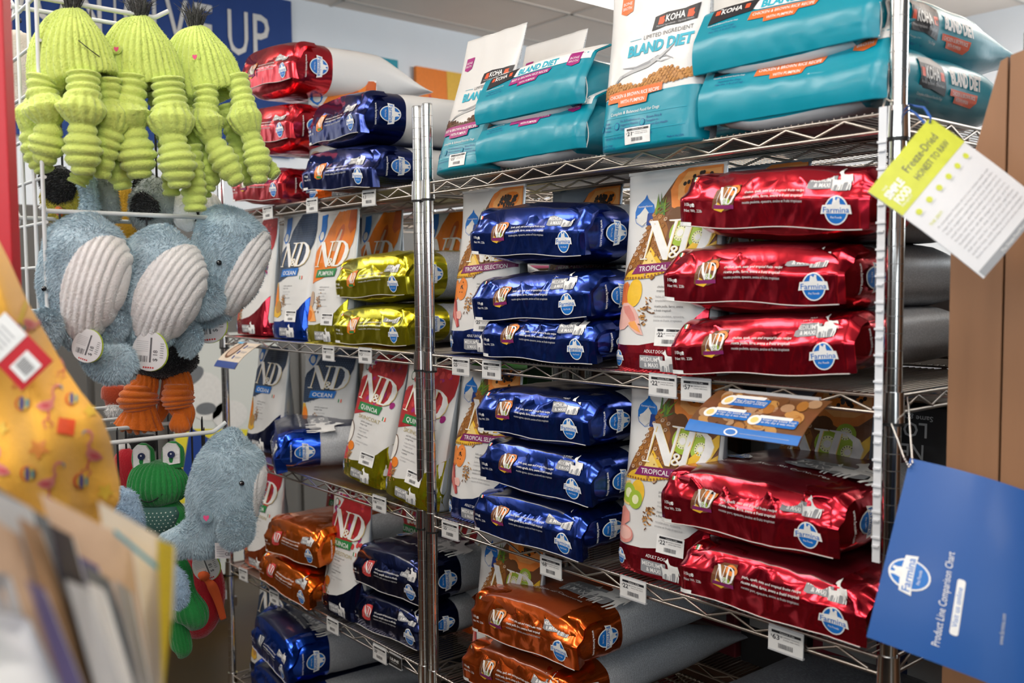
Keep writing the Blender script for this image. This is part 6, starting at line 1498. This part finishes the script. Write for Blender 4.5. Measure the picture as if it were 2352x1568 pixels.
def flamingo(A, x, y, s, m=1, rot=0.0):
    def T(p): c_, s_ = math.cos(rot), math.sin(rot); a, b = p[0] * m * s, p[1] * s; return (x + a * c_ - b * s_, y + a * s_ + b * c_)
    A.line([T(p) for p in ((6, -4), (14, -16), (10, -26), (12, -38), (20, -44), (28, -42))], [9 * s, 7 * s, 5 * s, 5 * s, 7 * s, 7 * s], 'flam', 1)
    A.line([T(p) for p in ((27, -43), (33, -38), (32, -30))], [6 * s, 4 * s, 1 * s], 'grey', 2)
    A.poly([T(p) for p in ((-26, 4), (-14, -6), (2, -10), (14, -4), (12, 8), (0, 16), (-14, 14))], 'flam', 1); A.poly([T(p) for p in ((-20, 4), (-8, -2), (6, 0), (0, 9), (-10, 9))], 'flam2', 2)
    A.line([T(p) for p in ((0, 14), (4, 30), (-10, 40), (-4, 56))], 2.6 * s, 'flam2', 1); A.line([T(p) for p in ((4, 14), (0, 34), (12, 44), (6, 52))], 2.6 * s, 'flam2', 1)
def ball(A, x, y, r):
    A.ell(x, y, r, r, 'ballr', 1, 0, 18); A.ell(x + r * .16, y, r * .80, r * .92, 'cy', 2, 0, 16); A.ell(x + r * .02, y, r * .36, r * .94, 'ballb', 3, 0, 14); A.ell(x + r * .72, y, r * .18, r * .58, 'teal', 3, 0, 14); return
    A.poly([(x + r * a, y + r * b) for a, b in ((-.9, -.4), (-.6, -.8), (-.35, 0), (-.5, .85), (-.9, .4))], 'ballr', 2); A.poly([(x + r * a, y + r * b) for a, b in ((-.2, -.95), (.25, -.95), (.35, 0), (.2, .95), (-.2, .95), (-.3, 0))], 'ballb', 2); A.poly([(x + r * a, y + r * b) for a, b in ((.6, -.75), (.95, -.2), (.95, .3), (.6, .75), (.5, 0))], 'teal', 2)
def star(A, x, y, r, c, rot):
    A.poly([(x + (r if k % 2 == 0 else r * .5) * math.cos(rot + k * math.pi / 5), y + (r if k % 2 == 0 else r * .5) * math.sin(rot + k * math.pi / 5)) for k in range(10)], c, 1)
INK.update(staro=(.75, .27, .06), stary=(.78, .50, .06))
A = Art(14); 
A.cur = 'flamingo_print'
for x, y, s, m, r in ((70, 745, .9, 1, .7), (108, 930, 1.0, 1, 0), (210, 1040, 1.05, -1, .3), (112, 1105, 1.0, 1, 0), (0, 1075, 1.0, -1, .3), (155, 830, .8, 1, .5)): A.cur = 'flamingo_print#%d' % x; flamingo(A, x, y, s, m, r)
A.cur = 'ball_print'
for x, y, r in ((54, 927, 17), (163, 918, 15), (66, 1086, 18), (183, 1104, 18), (40, 756, 14), (100, 700, 12)): A.cur = 'ball_print#%d' % x; ball(A, x, y, r)
A.cur = 'star_print'
for x, y, r, c, q in ((90, 1030, 26, 'staro', .3), (45, 880, 22, 'staro', 0), (240, 1128, 22, 'stary', .2), (205, 945, 18, 'stary', .6), (5, 985, 20, 'stary', .1)): A.cur = 'star_print#%d' % x; star(A, x, y, r, c, q)
A.cur = 'woven_label'; A.rect(130, 962, 170, 998, 'hot', 1, rot=.15); A.cur = 'cord'; A.poly([(52, 690), (60, 694), (42, 770), (28, 760)], 'cy', 1)
A.lay(cmap, t, ink, base=.0012, lift=.0003, flip=True)
# red swing tag with white stickers on the cloth
q0 = at(35, 810, D=.885)
g = empty('swing_tag', q0 - loc, (0, 0, 0)); g.parent = t; g.matrix_basis = Matrix.Translation(Vector(q0 - loc)) @ cam.matrix_world.to_3x3().to_4x4() @ Matrix.Rotation(-.80, 4, 'Z')
mb = MB(); mb.box((-.032, -.020, -.001), (.030, .020, 0)); mb.build('tag_card', mat('tag_red', (.55, .01, .02), .4), g, smooth=False)
A = Art(.02); A.cur = 'barcode_sticker'; A.rect(-.026, -.013, -.006, .010, 'white', 1); A.rect(.004, -.022, .034, .020, 'white', 1)
for k in range(9): A.rect(-.023 + k * .0017, -.008, -.023 + k * .0017 + .0009, .004, 'txt', 2)
for k in range(5): A.rect(.010, -.012 + k * .005, .028, -.010 + k * .005, 'lgrey', 2)
A.lay(lambda uv, off: np.stack([-uv[:, 0], uv[:, 1], off], 1), g, ink, base=.0004, flip=True)

# magazines and leaflets standing in a holder, very near the lens
MAG = [([(225, 1150), (366, 1232), (372, 1600), (300, 1600)], .60, 'beige', 'cream magazine with a teal line, back of the near left bunch'), ([(360, 1236), (400, 1252), (394, 1420), (374, 1600)],   .59, 'brightyel', 'yellow edged booklet at the right of the near left bunch'),
       ([(90, 1130), (300, 1240), (352, 1600), (240, 1600)], .58, 'tan', 'broad pale magazine in the near left bunch'), ([(120, 1240), (225, 1300), (300, 1600), (190, 1600)], .555, 'ballb', 'dusky purple booklet in the near left bunch'),
       ([(190, 1290), (250, 1330), (330, 1600), (250, 1600)], .545, 'mgrey', 'navy blue booklet in the near left bunch'), ([(200, 1335), (238, 1352), (312, 1600), (268, 1600)], .53, 'white', 'narrow white leaflet in the near left bunch'),
       ([(-40, 1100), (110, 1190), (190, 1600), (80, 1600)], .54, 'mgrey', 'dark grey magazine at the left picture edge'), ([(40, 1185), (92, 1215), (240, 1600), (160, 1600)], .515, 'kraft', 'brown and grey booklet in the near left bunch'),
       ([(150, 1330), (200, 1350), (290, 1600), (225, 1600)], .50, 'lgrey', 'grey leaflet in the middle of the near left bunch'), ([(-60, 1160), (45, 1230), (170, 1600), (60, 1600)], .49, 'tan', 'tan booklet leaning at the left picture edge'),
       ([(-60, 1300), (20, 1320), (110, 1600), (-60, 1600)], .47, 'ltxt', 'slate grey magazine low at the left picture edge'), ([(-60, 1392), (66, 1420), (150, 1600), (-60, 1600)], .45, 'white', 'white leaflet nearest the lens in the bottom left corner'),
       ([(60, 1330), (100, 1350), (200, 1600), (150, 1600)], .465, 'ballb', 'dark blue leaflet edge in the near left bunch'),
       ([(-30, 1120), (70, 1165), (150, 1600), (40, 1600)], .52, 'lgrey', 'pale grey leaflet behind the tan booklet at the left edge'), ([(110, 1200), (165, 1230), (262, 1600), (214, 1600)], .535, 'black', 'near black booklet edge in the near left bunch'), ([(262, 1330), (300, 1356), (350, 1600), (322, 1600)], .57, 'ltxt', 'mid grey leaflet beside the cream magazine')]
for q, d, c, lb in MAG:
    C = [at(*k, D=d + (.03 if i in (1, 2) else 0)) for i, k in enumerate(q)]; o = C[3]
    t = empty('magazine', o); tag(t, lb, 'magazine'); nb = (o - CAM) / np.linalg.norm(o - CAM) * .006
    f4 = [k - o for k in C]; b4 = [k - o + nb for k in C]
    mb = MB(); mb.add(f4 + b4, [(3, 2, 1, 0), (4, 5, 6, 7), (0, 1, 5, 4), (1, 2, 6, 5), (2, 3, 7, 6), (3, 0, 4, 7)]); mb.build('cover', ink(c), t, smooth=False)
    i4 = [k + nb * .12 + (0, 0, -.0015) for k in f4]; j4 = [k + nb * .88 + (0, 0, -.0015) for k in f4]
    mb = MB(); e = .0012 * np.array([_r2[0], _r2[1], 0]); mb.add([i4[1] + e, i4[2] + e, j4[2] + e, j4[1] + e, i4[1] - e, i4[2] - e, j4[2] - e, j4[1] - e], [(3, 2, 1, 0), (4, 5, 6, 7), (0, 1, 5, 4), (1, 2, 6, 5), (2, 3, 7, 6), (3, 0, 4, 7)]); mb.build('pages', mat('paper', (.7, .69, .66), .7), t, smooth=False)
t0 = [o for o in COL.objects if o.get('label', '').startswith('cream magazine')][0]
mb = MB(); c0 = np.array(t0.location); pa, pb, pc, pd = [at(x, y, D=.600) - c0 for x, y in ((262, 1216), (362, 1300), (362, 1312), (262, 1228))]; nb = (c0 - CAM) / np.linalg.norm(c0 - CAM) * -.004
mb.add([pa + nb, pb + nb, pc + nb, pd + nb], [(3, 2, 1, 0)]); mb.build('teal_line', ink('teal'), t0, smooth=False)

# ------------------------------------------------------------------ things beyond: posters, grey fixture, boxes on the rear units
t = empty('poster_display', (-4.4, 1.66, 0)); tag(t, 'standing display with puppy and pineapple coloured picture beyond the plush toys', 'poster')
mb = MB(); mb.box((-.02, -.05, .02), (0, .48, 1.20)); mb.build('board', mat('poster_board', (.62, .64, .60), .5), t, smooth=False)
A = Art(.2); A.cur = 'picture_print'
A.rect(-.05, .40, .48, .72, 'ylw', 1); A.poly([(-.05, .40), (.42, .40), (.48, .55), (.30, .72), (-.05, .76)], 'ylw', 2); A.ell(.10, .90, .10, .12, 'offw', 3, .3); A.ell(.03, 1.00, .07, .04, 'mgrey', 4, .5); A.ell(.10, .84, .05, .03, 'mgrey', 4); A.ell(.22, .80, .09, .07, 'offw', 3); A.ell(.42, .74, .06, .12, 'orange', 4, .2); A.ell(.44, .95, .03, .03, 'leaf', 4)
A.poly([(.02, .76), (.16, .66), (.40, .40), (.48, .28), (.34, .18), (.06, .36), (-.02, .56)], 'navyblue', 5); A.poly([(.10, .60), (.24, .50), (.34, .38), (.24, .34), (.12, .44)], 'ltxt', 6)
A.lay(lambda uv, off: np.stack([.001 + off, uv[:, 0], uv[:, 1]], 1), t, ink)
t = empty('grey_fixture', (-4.6, .2, 0)); tag(t, 'grey metal shop fixture with panel doors beyond the plush toys', 'fixture')
M_fix = mat('fixture_grey', (.13, .125, .115), .5, var=.06)
mb = MB(); mb.box((-.3, 0, .04), (.14, 5.6, 1.78), bev=.004); mb.build('body', M_fix, t, smooth=False)
for k in range(10): mb = MB(); mb.box((.141, .05 + k * .51, .10), (.155, .53 + k * .51, 1.72), bev=.004); mb.build('door', M_fix, t, smooth=False)
t = empty('teal_tub', (-3.95, 1.50, 0)); tag(t, 'teal tub standing low beyond the plush toys beside the left shelving', 'tub')
mb = MB(); mb.tube([(0, 0, .10), (0, 0, .12), (0, 0, .40), (0, 0, .42)], [.10, .11, .125, .128], 24); mb.build('tub_body', mat('teal_plastic', (.01, .22, .30), .4), t)
mb = MB(); mb.tube([(0, 0, .42), (0, 0, .44)], .132, 24); mb.build('lid', mat('lid_dark', (.02, .03, .04), .4), t)
mb = MB(); mb.box((-.14, -.14, .06), (.14, .14, .098)); mb.box((-.12, -.12, 0), (.12, .12, .06)); mb.build('stand', M_wire, t, smooth=False)

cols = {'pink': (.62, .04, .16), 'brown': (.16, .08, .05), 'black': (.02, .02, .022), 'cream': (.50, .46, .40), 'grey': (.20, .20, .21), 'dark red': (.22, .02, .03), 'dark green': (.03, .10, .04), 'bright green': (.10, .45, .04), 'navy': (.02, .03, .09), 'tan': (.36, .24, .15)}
rg = random.Random(12)
def carton(x, y, z, w, d, h, c, label, group):
    t = empty('carton', (x, y, z)); tag(t, label, 'box', group)
    mb = MB(); mb.box((-w / 2, -d / 2, .004), (w / 2, d / 2, h), bev=.004); mb.build('box_body', mat('carton_' + c.replace(' ', '_'), cols[c], .6, var=.15, vscale=20), t, smooth=False)
    mb = MB(); mb.box((-w * .35, -d / 2 - .0012, h * .3), (w * .35, -d / 2 + .0001, h * .75)); mb.build('paper_label', mat('carton_label', (.45, .43, .40), .6), t, smooth=False)
for zi, z in enumerate(ZS):
    for k in range(13):
        x = -3.18 + k * .205
        if zi == 0: continue
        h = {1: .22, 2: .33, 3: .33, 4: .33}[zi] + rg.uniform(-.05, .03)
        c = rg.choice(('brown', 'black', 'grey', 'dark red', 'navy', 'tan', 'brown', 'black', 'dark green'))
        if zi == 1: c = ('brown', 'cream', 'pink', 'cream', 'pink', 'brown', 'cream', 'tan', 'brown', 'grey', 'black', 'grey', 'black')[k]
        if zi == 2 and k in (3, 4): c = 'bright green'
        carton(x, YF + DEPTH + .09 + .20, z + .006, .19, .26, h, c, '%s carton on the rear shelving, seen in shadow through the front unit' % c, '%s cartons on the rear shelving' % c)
